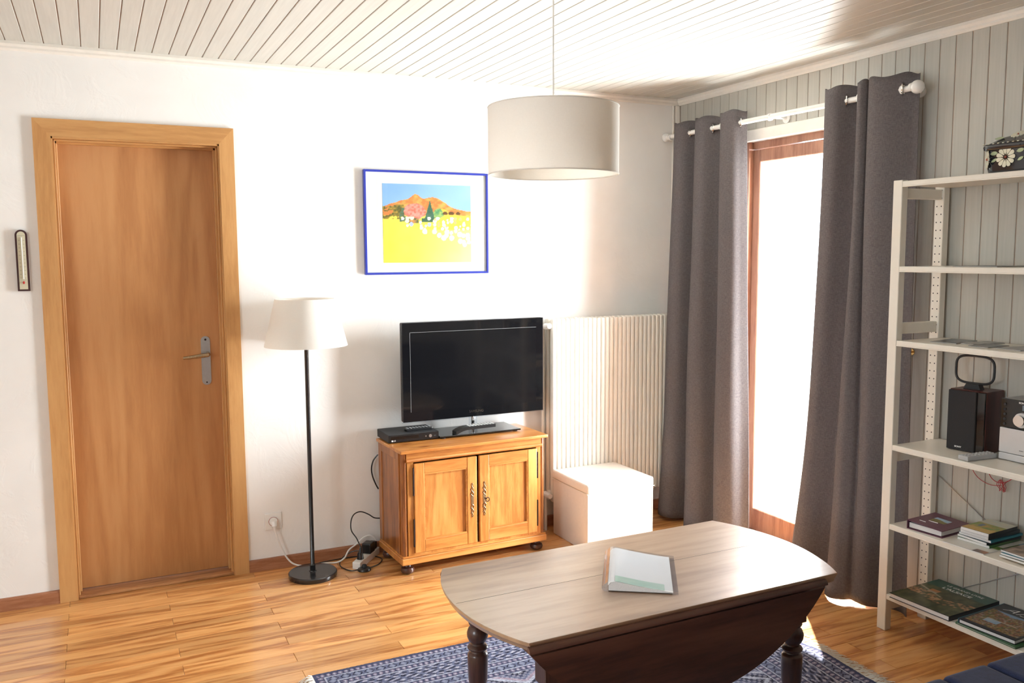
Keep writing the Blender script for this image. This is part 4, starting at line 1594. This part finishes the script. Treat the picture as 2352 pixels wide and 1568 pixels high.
# shelf with binder and magazines
Z5 = 0.446
bi = thing('ring_binder', 'plum coloured ring binder with a small picture on its cover', 'binder', (-0.190, -1.965, Z5 + 0.0005), RZB + radians(5))
b = MB()
b.box(-0.068, 0.066, -0.082, 0.082, 0.005, 0.024)
b.build('page_block', MT['paper'], bi)
b = MB()
b.prism([(-0.074, 0.0), (0.074, 0.0), (0.074, 0.0022), (-0.0718, 0.0022), (-0.0718, 0.0328), (0.074, 0.0248), (0.074, 0.0270), (-0.074, 0.035)], -0.090, 0.090, 'XZ')
b.build('cover', MT['purple'], bi)


def cov_small(u, v):
    if v > 0.55 + 0.1 * sin(u * 5):
        return mixc((0.25, 0.42, 0.62), (0.45, 0.6, 0.75), fbm(u * 4, v * 4))
    return mixc((0.12, 0.13, 0.03), (0.30, 0.22, 0.06), fbm(u * 9, v * 9))


print_sheet('cover_picture', 0.062, 0.056, 20, 18, cov_small, MT['print'], bi, (0.0, 0.014, 0.0316), (0, radians(3.09), 0))
b = MB()
b.box(-0.026, 0.012, -0.0235, -0.0215, 0.0312, 0.0332)
b.box(-0.046, -0.020, -0.052, -0.050, 0.0318, 0.0343)
b.build('cover_print_line', MT['wink'], bi)
b = MB()
for yy in (-0.04, 0.0, 0.04):
    b.tube([(-0.068, yy, 0.017 + 0.0), (-0.060, yy, 0.0275), (-0.052, yy, 0.017), (-0.060, yy, 0.0065)], 0.0012, 6, closed=True)
b.build('ring', MT['chrome'], bi)


def cov_mag(hue):
    def f(u, v):
        n1, n2 = fbm(u * 7 + hue * 9, v * 7), fbm(u * 19, v * 17 + hue)
        if v > 0.62:
            return mixc((0.48, 0.55, 0.52), (0.62, 0.60, 0.48), fbm(u * 3, v * 9))
        c = mixc((0.16, 0.28, 0.05), (0.50, 0.30, 0.05), (n1 - 0.3) * 2.2)
        if v < 0.25:
            c = mixc((0.50, 0.30, 0.05), (0.6, 0.42, 0.12), n2)
        if 0.2 < u < 0.36 and 0.34 < v < 0.55:
            c = (0.10, 0.17, 0.28)
        return c
    return f


def cov_pale(u, v):
    n1 = fbm(u * 6, v * 6)
    if 0.42 < v < 0.60:
        return mixc((0.08, 0.18, 0.03), (0.30, 0.42, 0.10), (n1 - .3) * 2)
    if 0.7 < u and v < 0.16:
        return mixc((0.35, 0.14, 0.05), (0.05, 0.03, 0.02), (n1 - .3) * 2)
    return mixc((0.58, 0.56, 0.50), (0.66, 0.64, 0.60), n1)


brd = book('brochure', 'open pale brochure lying flat under the magazine pile', 'brochure', (-0.198, -2.150, Z5 + 0.0004), RZB + radians(2), 0.165, 0.205, 0.003, MT['paper'], cov_pale, None, 40, 40, soft=True)
zz = Z5 + 0.0038
specs = [('magazine', 'grey edged magazine at the bottom of the magazine pile', 0.010, -0.135, -2.140, 3, 0.125, 0.190, MT['green']),
         ('magazine', 'dog-eared magazine, second from the bottom of the pile', 0.009, -0.138, -2.143, -2, 0.122, 0.185, MT['dkcov']),
         ('magazine', 'magazine with a blue-green cover in the middle of the pile', 0.009, -0.132, -2.144, 2, 0.126, 0.188, MT['teal']),
         ('guide_book', 'thick white-edged guide directly under the top magazine', 0.014, -0.140, -2.146, 1, 0.112, 0.180, MT['dkcov']),
         ('magazine', 'magazine with green and orange cover on top of the pile', 0.012, -0.152, -2.150, 4, 0.108, 0.178, MT['dkcov'])]
for i, (nm, lab, hh, x, y_, a, w, d, cv) in enumerate(specs):
    top = i == len(specs) - 1
    book(nm, lab, 'magazine' if nm == 'magazine' else 'book', (x, y_, zz), RZB + radians(a), w, d, hh, cv, cov_mag(1) if top else None, 'E', 40, 50, soft=True, group='magazines piled on the shelf with the binder')
    zz += hh + 0.0007


def cov_rock(u, v):
    return mixc((0.10, 0.07, 0.05), (0.42, 0.30, 0.22), (fbm(u * 9, v * 9) - 0.25) * 2)


def cov_field(u, v):
    n1 = fbm(u * 6, v * 6)
    return mixc((0.03, 0.08, 0.02), (0.20, 0.22, 0.05), (n1 - .3) * 2) if v < 0.6 else mixc((0.20, 0.30, 0.45), (0.10, 0.2, 0.12), (n1 - .3) * 2)


book('leaflet', 'green leaflet on the shelf behind the right-hand booklet pile', 'leaflet', (-0.110, -2.292, Z5 + 0.0006), RZB, 0.130, 0.170, 0.004, MT['green'], cov_field, None, 30, 30, soft=True)
zz = Z5 + 0.0055
for i, (lab, hh, cv, fn, a) in enumerate((('orange edged booklet at the bottom of the right-hand pile', 0.008, MT['brass'], None, 0), ('blue edged booklet in the right-hand pile', 0.007, MT['teal'], None, 2), ('booklet with a brown rocky cover on top of the right-hand pile', 0.007, MT['dkcov'], cov_rock, -1))):
    book('booklet', lab, 'booklet', (-0.192 + 0.004 * i, -2.355, zz), RZB + radians(a), 0.150, 0.165, hh, cv, fn, 'E', 30, 30, soft=True, group='booklets in the right-hand pile')
    zz += hh + 0.0007


# leaflets on the two upper shelves
def leaflet(label, loc, rz, w, d, fn, z):
    book('leaflet', label, 'leaflet', (loc[0], loc[1], z + 0.0005), rz, w, d, 0.0025, MT['dkcov'], fn, None, 24, 24, soft=True, group='leaflets lying on the upper shelves')


def cov_dk(u, v):
    return mixc((0.03, 0.035, 0.04), (0.16, 0.17, 0.18), (fbm(u * 7, v * 7) - 0.25) * 2)


def cov_gr(u, v):
    return mixc((0.16, 0.17, 0.17), (0.34, 0.34, 0.32), (fbm(u * 7, v * 7) - 0.25) * 2)


leaflet('dark grey leaflet nearest the post, third shelf down', (-0.150, -1.965), RZB + radians(12), 0.10, 0.17, cov_dk, 1.182)
leaflet('mottled grey leaflet overlapping the next one, third shelf down', (-0.118, -2.056), RZB - radians(8), 0.075, 0.15, cov_gr, 1.182)
leaflet('dark leaflet near the front edge, third shelf down', (-0.185, -2.135), RZB + radians(4), 0.075, 0.13, cov_dk, 1.182)
leaflet('grey leaflet at the picture edge, third shelf down', (-0.165, -2.250), RZB - radians(5), 0.10, 0.14, cov_gr, 1.182)
leaflet('thin dark leaflet lying on the second shelf down', (-0.150, -2.105), RZB + radians(3), 0.17, 0.20, cov_dk, 1.471)

# ------------------------------------------------------------------ speaker, antenna, stereo, remote
Z4 = 0.767
sk = thing('bookshelf_speaker', 'dark cherry wood speaker with black grille on the white shelf', 'speaker', (-0.0945, -2.028, Z4), radians(6))
b = MB()
b.box(-0.055, 0.062, -0.074, 0.070, 0.0, 0.236, 0.002, 1)
b.build('cabinet_body', MT['cherry'], sk)
b = MB()
b.box(-0.067, -0.055, -0.040, 0.069, 0.003, 0.233, 0.003, 2)
gr = b.build('grille', MT['cloth'], sk)
b = MB()
b.box(-0.061, -0.054, -0.073, -0.042, 0.002, 0.234, 0.002, 1)
b.build('black_side_strip', MT['gloss'], sk)
lettering('SONY', 0.0085, MT['wink'], gr, (-0.0673, 0.022, 0.016), (pi / 2, 0, -pi / 2), bold=0.0002, sx=1.2)
an = thing('loop_antenna', 'black rounded loop antenna standing on the speaker', 'antenna', (-0.098, -2.022, Z4 + 0.236), radians(6))
b = MB()
b.prism([(-0.032, 0.0), (0.036, 0.0), (0.024, 0.020), (-0.024, 0.020)], -0.014, 0.014, 'YZ')
b.build('foot', MT['blackm'], an)
b = MB()
pts = []
for i in range(40):
    a = 2 * pi * i / 40
    c_, s_ = cos(a), sin(a)
    pts.append((0, 0.075 * math.copysign(abs(c_) ** 0.55, c_), 0.074 + 0.053 * math.copysign(abs(s_) ** 0.55, s_)))
b.tube(pts, 0.0048, 8, closed=True, smooth=1)
b.build('loop', MT['blackm'], an, smooth=True)
sr = thing('mini_stereo', 'silver and black compact stereo beside the dark speaker', 'stereo', (-0.110, -2.262, Z4), radians(0))
b = MB()
b.box(-0.030, 0.078, -0.092, 0.092, 0.004, 0.228, 0.004, 2)
b.build('case', MT['grey'], sr)
b = MB()
b.box(-0.040, -0.030, -0.092, 0.092, 0.122, 0.228, 0.003, 2)
up = b.build('display_panel', MT['gloss'], sr)
b = MB()
b.box(-0.041, -0.030, -0.092, 0.092, 0.030, 0.121, 0.003, 2)
lo = b.build('front_flap', MT['silver'], sr)
b = MB()
b.box(-0.040, -0.030, -0.092, 0.092, 0.003, 0.028, 0.003, 2)
b.build('disc_drawer', MT['silver'], sr)
b = MB()
b.cyl((-0.040, 0.006, 0.158), (-0.052, 0.006, 0.158), 0.0275, 0.0265, 36)
b.build('knob_ring', MT['silver'], up, smooth=True)
b = MB()
b.cyl((-0.050, 0.006, 0.158), (-0.066, 0.006, 0.158), 0.021, 0.020, 36)
b.build('volume_knob', MT['chrome'], up, smooth=True)
b = MB()
b.box(-0.0408, -0.0395, -0.018, 0.010, 0.192, 0.212)
b.build('display_window', MT['lcd'], up)
b = MB()
for i in range(5):
    b.cyl((-0.040, 0.075, 0.135 + i * 0.018), (-0.0425, 0.075, 0.135 + i * 0.018), 0.005, seg=12)
b.build('button', MT['blackm'], up)
lettering('SONY', 0.0085, MT['wink'], up, (-0.0408, 0.010, 0.219), (pi / 2, 0, -pi / 2), bold=0.0002, sx=1.2)
lettering('SONY', 0.005, MT['ink'], lo, (-0.0414, 0.005, 0.046), (pi / 2, 0, -pi / 2), sx=1.2)
remote('remote_control', 'silver grey remote lying in front of the dark speaker', (-0.215, -2.135, Z4 + 0.0005), radians(-4), 0.150, 0.044, 0.018, (MT['grey'], MT['silver']), rows=8)
b = MB()
b.tube([(-0.040, -2.060, 0.745), (-0.042, -2.055, 0.700), (-0.045, -2.075, 0.660), (-0.045, -2.115, 0.650), (-0.045, -2.160, 0.680), (-0.042, -2.185, 0.735)], 0.0014, 6, smooth=6)
pts = []
random.seed(3)
for i in range(18):
    a = i * 1.3
    pts.append((-0.045 + 0.008 * cos(a * 1.7), -2.118 + 0.017 * cos(a) * (0.5 + 0.5 * random.random()), 0.640 + 0.022 * sin(a * 1.2)))
b.tube(pts, 0.0010, 6, smooth=4)
b.tube([(-0.045, -2.118, 0.640), (-0.040, -2.060, 0.632), (-0.035, -2.000, 0.655), (-0.030, -1.960, 0.720), (-0.030, -1.955, 0.749)], 0.0012, 6, smooth=5)
o = b.build('red_wire_tangle', MT['wred'], smooth=True)
tag(o, 'knotted thin red wire hanging behind the shelf below the speaker', 'wire')

# ------------------------------------------------------------------ painted pottery box with lid
pt = thing('pottery_box', 'black glazed pottery box painted with white daisies on top of the shelf unit', 'pottery box', (-0.162, -2.262, SHZ[0]))


def rrect(hx, hy, r, n=8):
    out = []
    for cx, cy, a0 in ((hx - r, hy - r, 0), (-hx + r, hy - r, pi / 2), (-hx + r, -hy + r, pi), (hx - r, -hy + r, 3 * pi / 2)):
        for i in range(n + 1):
            a = a0 + pi / 2 * i / n
            out.append((cx + r * cos(a), cy + r * sin(a)))
    return out


def loft(bm, rings, cap=True):
    R_ = [[bm.verts.new(p) for p in ring] for ring in rings]
    n_ = len(R_[0])
    for A, B in zip(R_, R_[1:]):
        for i in range(n_):
            j = (i + 1) % n_
            bm.faces.new((A[i], A[j], B[j], B[i]))
    if cap:
        bm.faces.new(list(reversed(R_[0])))
        bm.faces.new(R_[-1])


b = MB()
loft(b.bm, [[(x, y_, z) for x, y_ in rrect(hx, hy, 0.035)] for hx, hy, z in ((0.094, 0.126, 0.0), (0.098, 0.130, 0.02), (0.099, 0.131, 0.06), (0.101, 0.133, 0.084))])
body = b.build('body', MT['glaze'], pt, smooth=True, angle=60)
b = MB()
loft(b.bm, [[(x, y_, z) for x, y_ in rrect(hx, hy, 0.038)] for hx, hy, z in ((0.100, 0.133, 0.080), (0.108, 0.141, 0.083), (0.110, 0.143, 0.094), (0.106, 0.139, 0.103), (0.092, 0.125, 0.109), (0.078, 0.108, 0.122), (0.055, 0.082, 0.132), (0.02, 0.03, 0.136))])
lid = b.build('lid', MT['glaze'], pt, smooth=True, angle=60)


def daisy(par, c, ex, ey, r, npet=11):
    c, ex, ey = Vector(c), Vector(ex).normalized(), Vector(ey).normalized()
    nrm = ex.cross(ey)
    b = MB()
    for k_ in range(npet):
        a = 2 * pi * k_ / npet
        d = ex * cos(a) + ey * sin(a)
        t_ = -ex * sin(a) + ey * cos(a)
        pl_ = []
        for q, wd in ((0.25, 0.02), (0.5, 0.13), (0.8, 0.21), (0.95, 0.16), (1.0, 0.05)):
            pl_.append(c + d * r * q + t_ * r * wd)
        for q, wd in ((1.0, -0.05), (0.95, -0.16), (0.8, -0.21), (0.5, -0.13), (0.25, -0.02)):
            pl_.append(c + d * r * q + t_ * r * wd)
        A = [b.bm.verts.new(p) for p in pl_]
        B = [b.bm.verts.new(p + nrm * 0.0012) for p in pl_]
        b.bm.faces.new(B)
        for i in range(len(A)):
            b.bm.faces.new((A[i], A[(i + 1) % len(A)], B[(i + 1) % len(A)], B[i]))
    o = b.build('daisy_petals', MT['ppetal'], par)
    b = MB()
    b.sphere(c + nrm * 0.0008, r * 0.13, 2)
    b.build('daisy_centre', MT['pred'], par, smooth=True)


def leafs(par, items):
    b = MB()
    for c, ex, ey, L, w in items:
        c, ex, ey = Vector(c), Vector(ex).normalized(), Vector(ey).normalized()
        nrm = ex.cross(ey)
        pl_ = [c + ex * (L * q) + ey * (w * wd) for q, wd in ((-1, 0), (-0.5, 0.8), (0, 1), (0.5, 0.8), (1, 0), (0.5, -0.8), (0, -1), (-0.5, -0.8))]
        A = [b.bm.verts.new(p) for p in pl_]
        B = [b.bm.verts.new(p + nrm * 0.001) for p in pl_]
        b.bm.faces.new(B)
        for i in range(8):
            b.bm.faces.new((A[i], A[(i + 1) % 8], B[(i + 1) % 8], B[i]))
    b.build('painted_leaf', MT['pleaf'], par)


xf = -0.1005
for yy in (0.044, -0.060):
    daisy(body, (xf, yy, 0.054), (0, -1, 0), (0, 0, 1), 0.035)
daisy(body, (-0.092, 0.1185, 0.052), (-0.70, -0.71, 0), (0, 0, 1), 0.033)
leafs(body, [((xf, 0.088, 0.070), (0, -1, 0.1), (0, 0.1, 1), 0.014, 0.007), ((xf, 0.086, 0.046), (0, -1, 0.5), (0, 0.5, 1), 0.013, 0.005), ((xf, -0.008, 0.072), (0, -1, 0.2), (0, 0.2, 1), 0.014, 0.007), ((xf, -0.010, 0.044), (0, -1, 0.5), (0, 0.5, 1), 0.012, 0.005)])
for yy in (0.03, -0.07):
    daisy(lid, (-0.060, yy, 0.132), (0, -1, 0), (0.85, 0, 0.5), 0.024)
leafs(lid, [((-0.080, 0.085, 0.1225), (0, -1, 0), (0.8, 0, 0.6), 0.018, 0.008), ((-0.085, -0.02, 0.1165), (0, -1, 0), (0.8, 0, 0.6), 0.014, 0.006)])
b = MB()
for i in range(15):
    yy = 0.125 - i * 0.018
    b.sphere((-0.105, yy, 0.1035), 0.0048, 1, (0.7, 1.0, 0.45))
b.build('rim_dots', MT['ppetal'], lid, smooth=True)

# ------------------------------------------------------------------ rug
RX0, RX1, RY0, RY1 = -2.475, -0.690, -1.185, -2.690


def rugz(x, y_):
    z = 0.007
    r = max(0.0, (x + 1.05) / 0.36)
    z += 0.012 * r * max(0, sin((y_ + 1.7) * 11 + x * 3)) + 0.003 * r * sin(y_ * 23)
    return z


def rug_col(u, v):
    X = u * (RX1 - RX0)          # metres from the left end
    Y = v * (RY0 - RY1)
    W, L = RY0 - RY1, RX1 - RX0
    d = min(X, L - X, Y, W - Y)
    along = X if min(Y, W - Y) < min(X, L - X) else Y
    navy, mid, pale, black, rose = (0.045, 0.050, 0.095), (0.115, 0.130, 0.205), (0.42, 0.44, 0.52), (0.014, 0.015, 0.028), (0.34, 0.25, 0.30)
    n_ = fbm(u * 260, v * 220, 2)
    bands = [(0.008, navy, None), (0.036, navy, 'dots'), (0.041, pale, None), (0.075, mid, 'hex'), (0.080, pale, None), (0.108, navy, 'dots'), (0.113, pale, None), (0.200, navy, 'scroll'), (0.205, pale, None), (0.232, navy, 'dots'), (0.237, pale, None), (0.272, mid, 'hex'), (0.277, pale, None), (0.304, navy, 'dots'), (0.309, pale, None)]
    c = None
    prev_ = 0.0
    for lim, base, pat in bands:
        if d < lim:
            c = base
            q = (d - prev_) / (lim - prev_)
            if pat == 'dots':
                a = (along / 0.022) % 1.0
                e = ((a - 0.5) * 2) ** 2 + ((q - 0.5) * 1.9) ** 2
                if 0.08 < e < 0.45:
                    c = mixc(mid, rose, 0.6)
                elif e < 0.08:
                    c = pale
            elif pat == 'hex':
                a = (along / 0.044) % 1.0
                e = abs(a - 0.5) * 2 + abs(q - 0.5) * 1.2
                c = black if abs(e - 0.80) < 0.13 else (mixc(mid, pale, 0.35) if e < 0.5 else base)
            elif pat == 'scroll':
                a = sin(along * 150 + 2.6 * sin(q * 11)) + 0.8 * sin(q * 30 + along * 60)
                c = mixc(pale, rose, 0.3) if a > 0.75 else (black if a < -0.45 else mid)
            break
        prev_ = lim
    if c is None:      # field with stepped medallions
        px, py = (X - L / 2), (Y - W / 2)
        g1 = abs(((px / 0.42) % 1.0) - 0.5) * 2 + abs(((py / 0.30) % 1.0) - 0.5) * 2
        st_ = int(g1 * 9)
        c = (pale, black, navy, mid, rose, pale, black, mid, pale, navy, black)[st_ % 11]
        if sin(px * 260) * sin(py * 240) > 0.1:
            c = mixc(c, mixc(pale, rose, 0.3), 0.55)
    return mixc(c, mixc(c, (0.10, 0.10, 0.15), 0.75), (n_ - 0.3) * 1.4)


rg = thing('rug', 'blue and black patterned wool rug with cream fringes under the table', 'rug', ((RX0 + RX1) / 2, (RY0 + RY1) / 2, 0))
mw, mh = RX1 - RX0, RY0 - RY1
o = print_sheet('pile', mw, mh, 640, 540, rug_col, MT['rug'], rg, (0, 0, 0), (0, 0, 0), 0, lambda u, v: rugz(RX0 + u * mw, RY1 + v * mh) + 0.0012 * vnoise(u * 300, v * 260))
b = MB()
for i in range(60):
    t0, t1 = i / 60, (i + 1) / 60
    for (xa, ya, xb, yb) in ((RX0 + t0 * mw, RY0, RX0 + t1 * mw, RY0), (RX0, RY1 + t0 * mh, RX0, RY1 + t1 * mh), (RX1, RY1 + t0 * mh, RX1, RY1 + t1 * mh)):
        za, zb = rugz(xa, ya), rugz(xb, yb)
        cx, cy = (RX0 + RX1) / 2, (RY0 + RY1) / 2
        q = [(xa - cx, ya - cy, 0.0005), (xb - cx, yb - cy, 0.0005), (xb - cx, yb - cy, zb), (xa - cx, ya - cy, za)]
        b.bm.faces.new([b.bm.verts.new(p) for p in q])
b.build('edge_binding', MT['blackm'], rg)
random.seed(11)
for side in (-1, 1):
    b = MB()
    for i in range(520):
        yy = RY1 + (i + 0.5) / 520 * mh
        x0 = RX1 if side > 0 else RX0
        z0 = rugz(x0, yy)
        L = (0.065 if side > 0 else 0.045) * (0.6 + 0.6 * random.random())
        a = random.uniform(-0.35, 0.35) - 0.25
        w = 0.0016
        p0 = Vector((x0, yy, z0 * 0.9))
        p1 = Vector((x0 + side * L * 0.5, yy + a * L * 0.5, 0.006 + 0.008 * random.random()))
        p2 = Vector((x0 + side * L, yy + a * L, 0.0015))
        cx, cy = (RX0 + RX1) / 2, (RY0 + RY1) / 2
        off = Vector((-cx, -cy, 0))
        pr = [p + off for p in (p0, p1, p2)]
        V = []
        for p in pr:
            V.append([b.bm.verts.new(p + Vector((0, s * w, dz))) for s, dz in ((-1, 0), (0, 0.0016), (1, 0))])
        for A, B in zip(V, V[1:]):
            for k_ in range(2):
                b.bm.faces.new((A[k_], A[k_ + 1], B[k_ + 1], B[k_]))
    o = b.build('fringe', MT['fringe'], rg)
    o['kind'] = 'stuff'

# ------------------------------------------------------------------ drop-leaf table
TX, TY, TZ = -1.565, -1.935, 0.500
tbl = thing('drop_leaf_table', 'low round walnut drop-leaf table standing on the rug', 'table', (TX - 0.004, TY + 0.004, 0.0), radians(0.7))
Rt, Ht = 0.640, 0.310


def top_outline(inset=0.0, yl=Ht):
    R_ = Rt - inset
    a0 = math.asin(min(1, yl / R_))
    N_ = 40
    pts_ = [(R_ * cos(-a0 + 2 * a0 * i / N_), R_ * sin(-a0 + 2 * a0 * i / N_)) for i in range(N_ + 1)]
    pts_ += [(-x, y_) for x, y_ in reversed(pts_)]
    return pts_


b = MB()
rings = []
for inset, yl, z in ((0.030, Ht - 0.004, TZ - 0.029), (0.012, Ht - 0.004, TZ - 0.027), (0.009, Ht - 0.0035, TZ - 0.020), (0.004, Ht - 0.003, TZ - 0.012), (0.004, Ht - 0.001, TZ - 0.008), (0.0, Ht, TZ - 0.006), (0.0, Ht, TZ - 0.0015), (0.0015, Ht - 0.0015, TZ)):
    rings.append([(x, y_, z) for x, y_ in top_outline(inset, yl)])
loft(b.bm, rings)
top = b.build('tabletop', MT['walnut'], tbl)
b = MB()
b.box(-Rt + 0.01, Rt - 0.01, 0.022, 0.0233, TZ - 0.0004, TZ + 0.0003)
b.build('board_joint', MT['ink'], top)
for s in (-1, 1):      # hanging leaves with the rounded rule joint
    b = MB()
    N_ = 48
    R_ = Rt - 0.002
    zc = 0.36
    cxl = -0.03
    xm = sqrt(R_ * R_ - zc * zc)
    zt = TZ - 0.034
    poly = [(cxl - xm, zt)] + [(cxl + xm * (-1 + 2 * i / N_), zt - 0.89 * (sqrt(max(0, R_ * R_ - (xm * (-1 + 2 * i / N_)) ** 2)) - zc)) for i in range(1, N_)] + [(cxl + xm, zt)]
    ya, yb = (-(Ht - 0.010), -(Ht + 0.010)) if s < 0 else (Ht - 0.010, Ht + 0.010)
    b.prism(poly, min(ya, yb), max(ya, yb), 'XZ')
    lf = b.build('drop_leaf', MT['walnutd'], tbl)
    b = MB()
    yc = -(Ht - 0.006) if s < 0 else Ht - 0.006
    ar = [(yc + (-s if s < 0 else s) * 0 + s * 0.017 * sin(a), TZ - 0.028 + 0.017 * cos(a)) for a in [pi * 0.5 * i / 8 for i in range(9)]]
    poly = [(yc, TZ - 0.028)] + ar
    b.prism(poly, cxl - xm - 0.006, cxl + xm + 0.012, 'YZ')
    b.build('rule_joint', MT['walnutd'], lf, smooth=True, angle=30)
b = MB()
b.box(-0.455, 0.455, -0.232, -0.212, 0.375, TZ - 0.029)
b.box(-0.455, 0.455, 0.237, 0.257, 0.375, TZ - 0.029)
b.box(-0.470, -0.450, -0.212, 0.237, 0.375, TZ - 0.029)
b.box(0.450, 0.470, -0.212, 0.237, 0.375, TZ - 0.029)
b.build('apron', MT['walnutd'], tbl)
LEG = [(0, 0.010), (0.016, 0.010), (0.021, 0.020), (0.023, 0.035), (0.018, 0.050), (0.022, 0.058), (0.022, 0.064), (0.018, 0.070), (0.0235, 0.085), (0.0275, 0.120), (0.0290, 0.170), (0.0290, 0.203), (0.027, 0.208), (0.021, 0.213), (0.020, 0.217), (0.028, 0.224), (0.0295, 0.229), (0.027, 0.234), (0.020, 0.239), (0.019, 0.244), (0.025, 0.252), (0.0300, 0.266), (0.0305, 0.280), (0.026, 0.294), (0.019, 0.302), (0.024, 0.308), (0.026, 0.314), (0.022, 0.322), (0.0, 0.322)]
LEG = [(r * 1.17, z) for r, z in LEG]
for (x, y_) in ((-0.455, 0.265), (-0.446, -0.215), (0.468, -0.215), (0.468, 0.265)):
    b = MB()
    b.lathe(LEG, (x, y_, 0), 32)
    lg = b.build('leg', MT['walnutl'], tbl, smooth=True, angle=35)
    b = MB()
    b.box(x - 0.031, x + 0.031, y_ - 0.031, y_ + 0.031, 0.322, TZ - 0.030, 0.002, 1)
    b.build('leg_block', MT['walnutl'], lg)

# ------------------------------------------------------------------ clear folder on the table
fo = thing('plastic_folder', 'clear plastic folder of papers lying on the table', 'folder', (-1.580, -1.965, TZ + 0.0005), radians(-33.5))
Wf, Lf = 0.222, 0.315


def fold_h(u):
    return 0.010 + 0.029 * (1 - u) ** 1.3 * (0.45 + 0.55 * min(1.0, sqrt(u / 0.10)))


def slab(par, name, mat, w0, w1, l0, l1, zlo, zhi, N_=24):
    b = MB()
    up_, dn = [], []
    for i in range(N_ + 1):
        u = i / N_
        x = w0 + (w1 - w0) * u
        up_.append((x, zhi(u)))
        dn.append((x, zlo(u)))
    b.prism(dn + up_[::-1], l0, l1, 'XZ')
    return b.build(name, mat, par, smooth=True, angle=30)


slab(fo, 'papers', MT['paper'], -Wf / 2 + 0.012, Wf / 2 - 0.016, -Lf / 2 + 0.004, Lf / 2 - 0.006, lambda u: 0.003, lambda u: fold_h(u) - 0.004)
slab(fo, 'cover_sheet', MT['mat'], -Wf / 2 + 0.010, Wf / 2 - 0.016, -Lf / 2 + 0.003, Lf / 2 - 0.005, lambda u: fold_h(u) - 0.0036, lambda u: fold_h(u) - 0.0030)


def cov_fold(u, v):
    return mixc((0.45, 0.66, 0.52), (0.62, 0.78, 0.66), fbm(u * 5, v * 5))


print_sheet('green_title_band', 0.150, 0.050, 30, 10, cov_fold, MT['print'], fo, (-0.005, -Lf / 2 + 0.030, 0.0), (0, 0, 0), 0, lambda u, v: fold_h((-0.080 + u * 0.150 + Wf / 2 - 0.010) / (Wf - 0.026)) - 0.0022)
b = MB()
pts_o, pts_i = [], []
for i in range(25):
    u = i / 24
    pts_o.append((-Wf / 2 + Wf * u, fold_h(u)))
    pts_i.append((-Wf / 2 + Wf * u, fold_h(u) - 0.0012))
b.prism(pts_i + pts_o[::-1], -Lf / 2, Lf / 2, 'XZ')
b.prism([(-Wf / 2, 0), (Wf / 2, 0), (Wf / 2, 0.0012), (-Wf / 2, 0.0012)], -Lf / 2, Lf / 2, 'XZ')
arc = [(-Wf / 2 - 0.010 * sin(pi * i / 8), fold_h(0) * (i / 8)) for i in range(9)]
b.prism(arc + [(x + 0.0015, z) for x, z in arc[::-1]], -Lf / 2, Lf / 2, 'XZ')
b.build('plastic_cover', MT['sleeve'], fo)
b = MB()
for yy in (-0.10, -0.035, 0.035, 0.10):
    b.tube([(-Wf / 2 + 0.006 + 0.011 + 0.011 * cos(a), yy, 0.0125 + 0.0095 * sin(a)) for a in [2 * pi * k_ / 12 for k_ in range(12)]], 0.001, 6, closed=True, smooth=1)
b.build('ring', MT['chrome'], fo)

# ------------------------------------------------------------------ sofa
sf = thing('sofa', 'navy blue velvet sofa with channel stitched seat', 'sofa', (-1.00, -3.145, 0))
b = MB()
b.box(-0.86, 0.86, -0.34, 0.36, 0.09, 0.30, 0.02, 2)
b.build('base', MT['velvet'], sf, smooth=True)
x = -0.86
while x < 0.85:
    b = MB()
    b.box(x + 0.001, x + 0.171, -0.30, 0.400, 0.300, 0.424, 0.022, 4)
    b.build('seat_channel', MT['velvet'], sf, smooth=True)
    x += 0.172
for i in range(3):
    b = MB()
    b.box(-0.86 + i * 0.5735, -0.86 + (i + 1) * 0.5735 - 0.004, -0.42, -0.26, 0.30, 0.74, 0.05, 4)
    b.build('back_cushion', MT['velvet'], sf, smooth=True)
for sx in (-1, 1):
    for sy in (-0.28, 0.30):
        b = MB()
        b.cyl((sx * 0.78, sy, 0), (sx * 0.78, sy, 0.09), 0.015, 0.024, 14)
        b.build('foot', MT['walnutl'], sf)
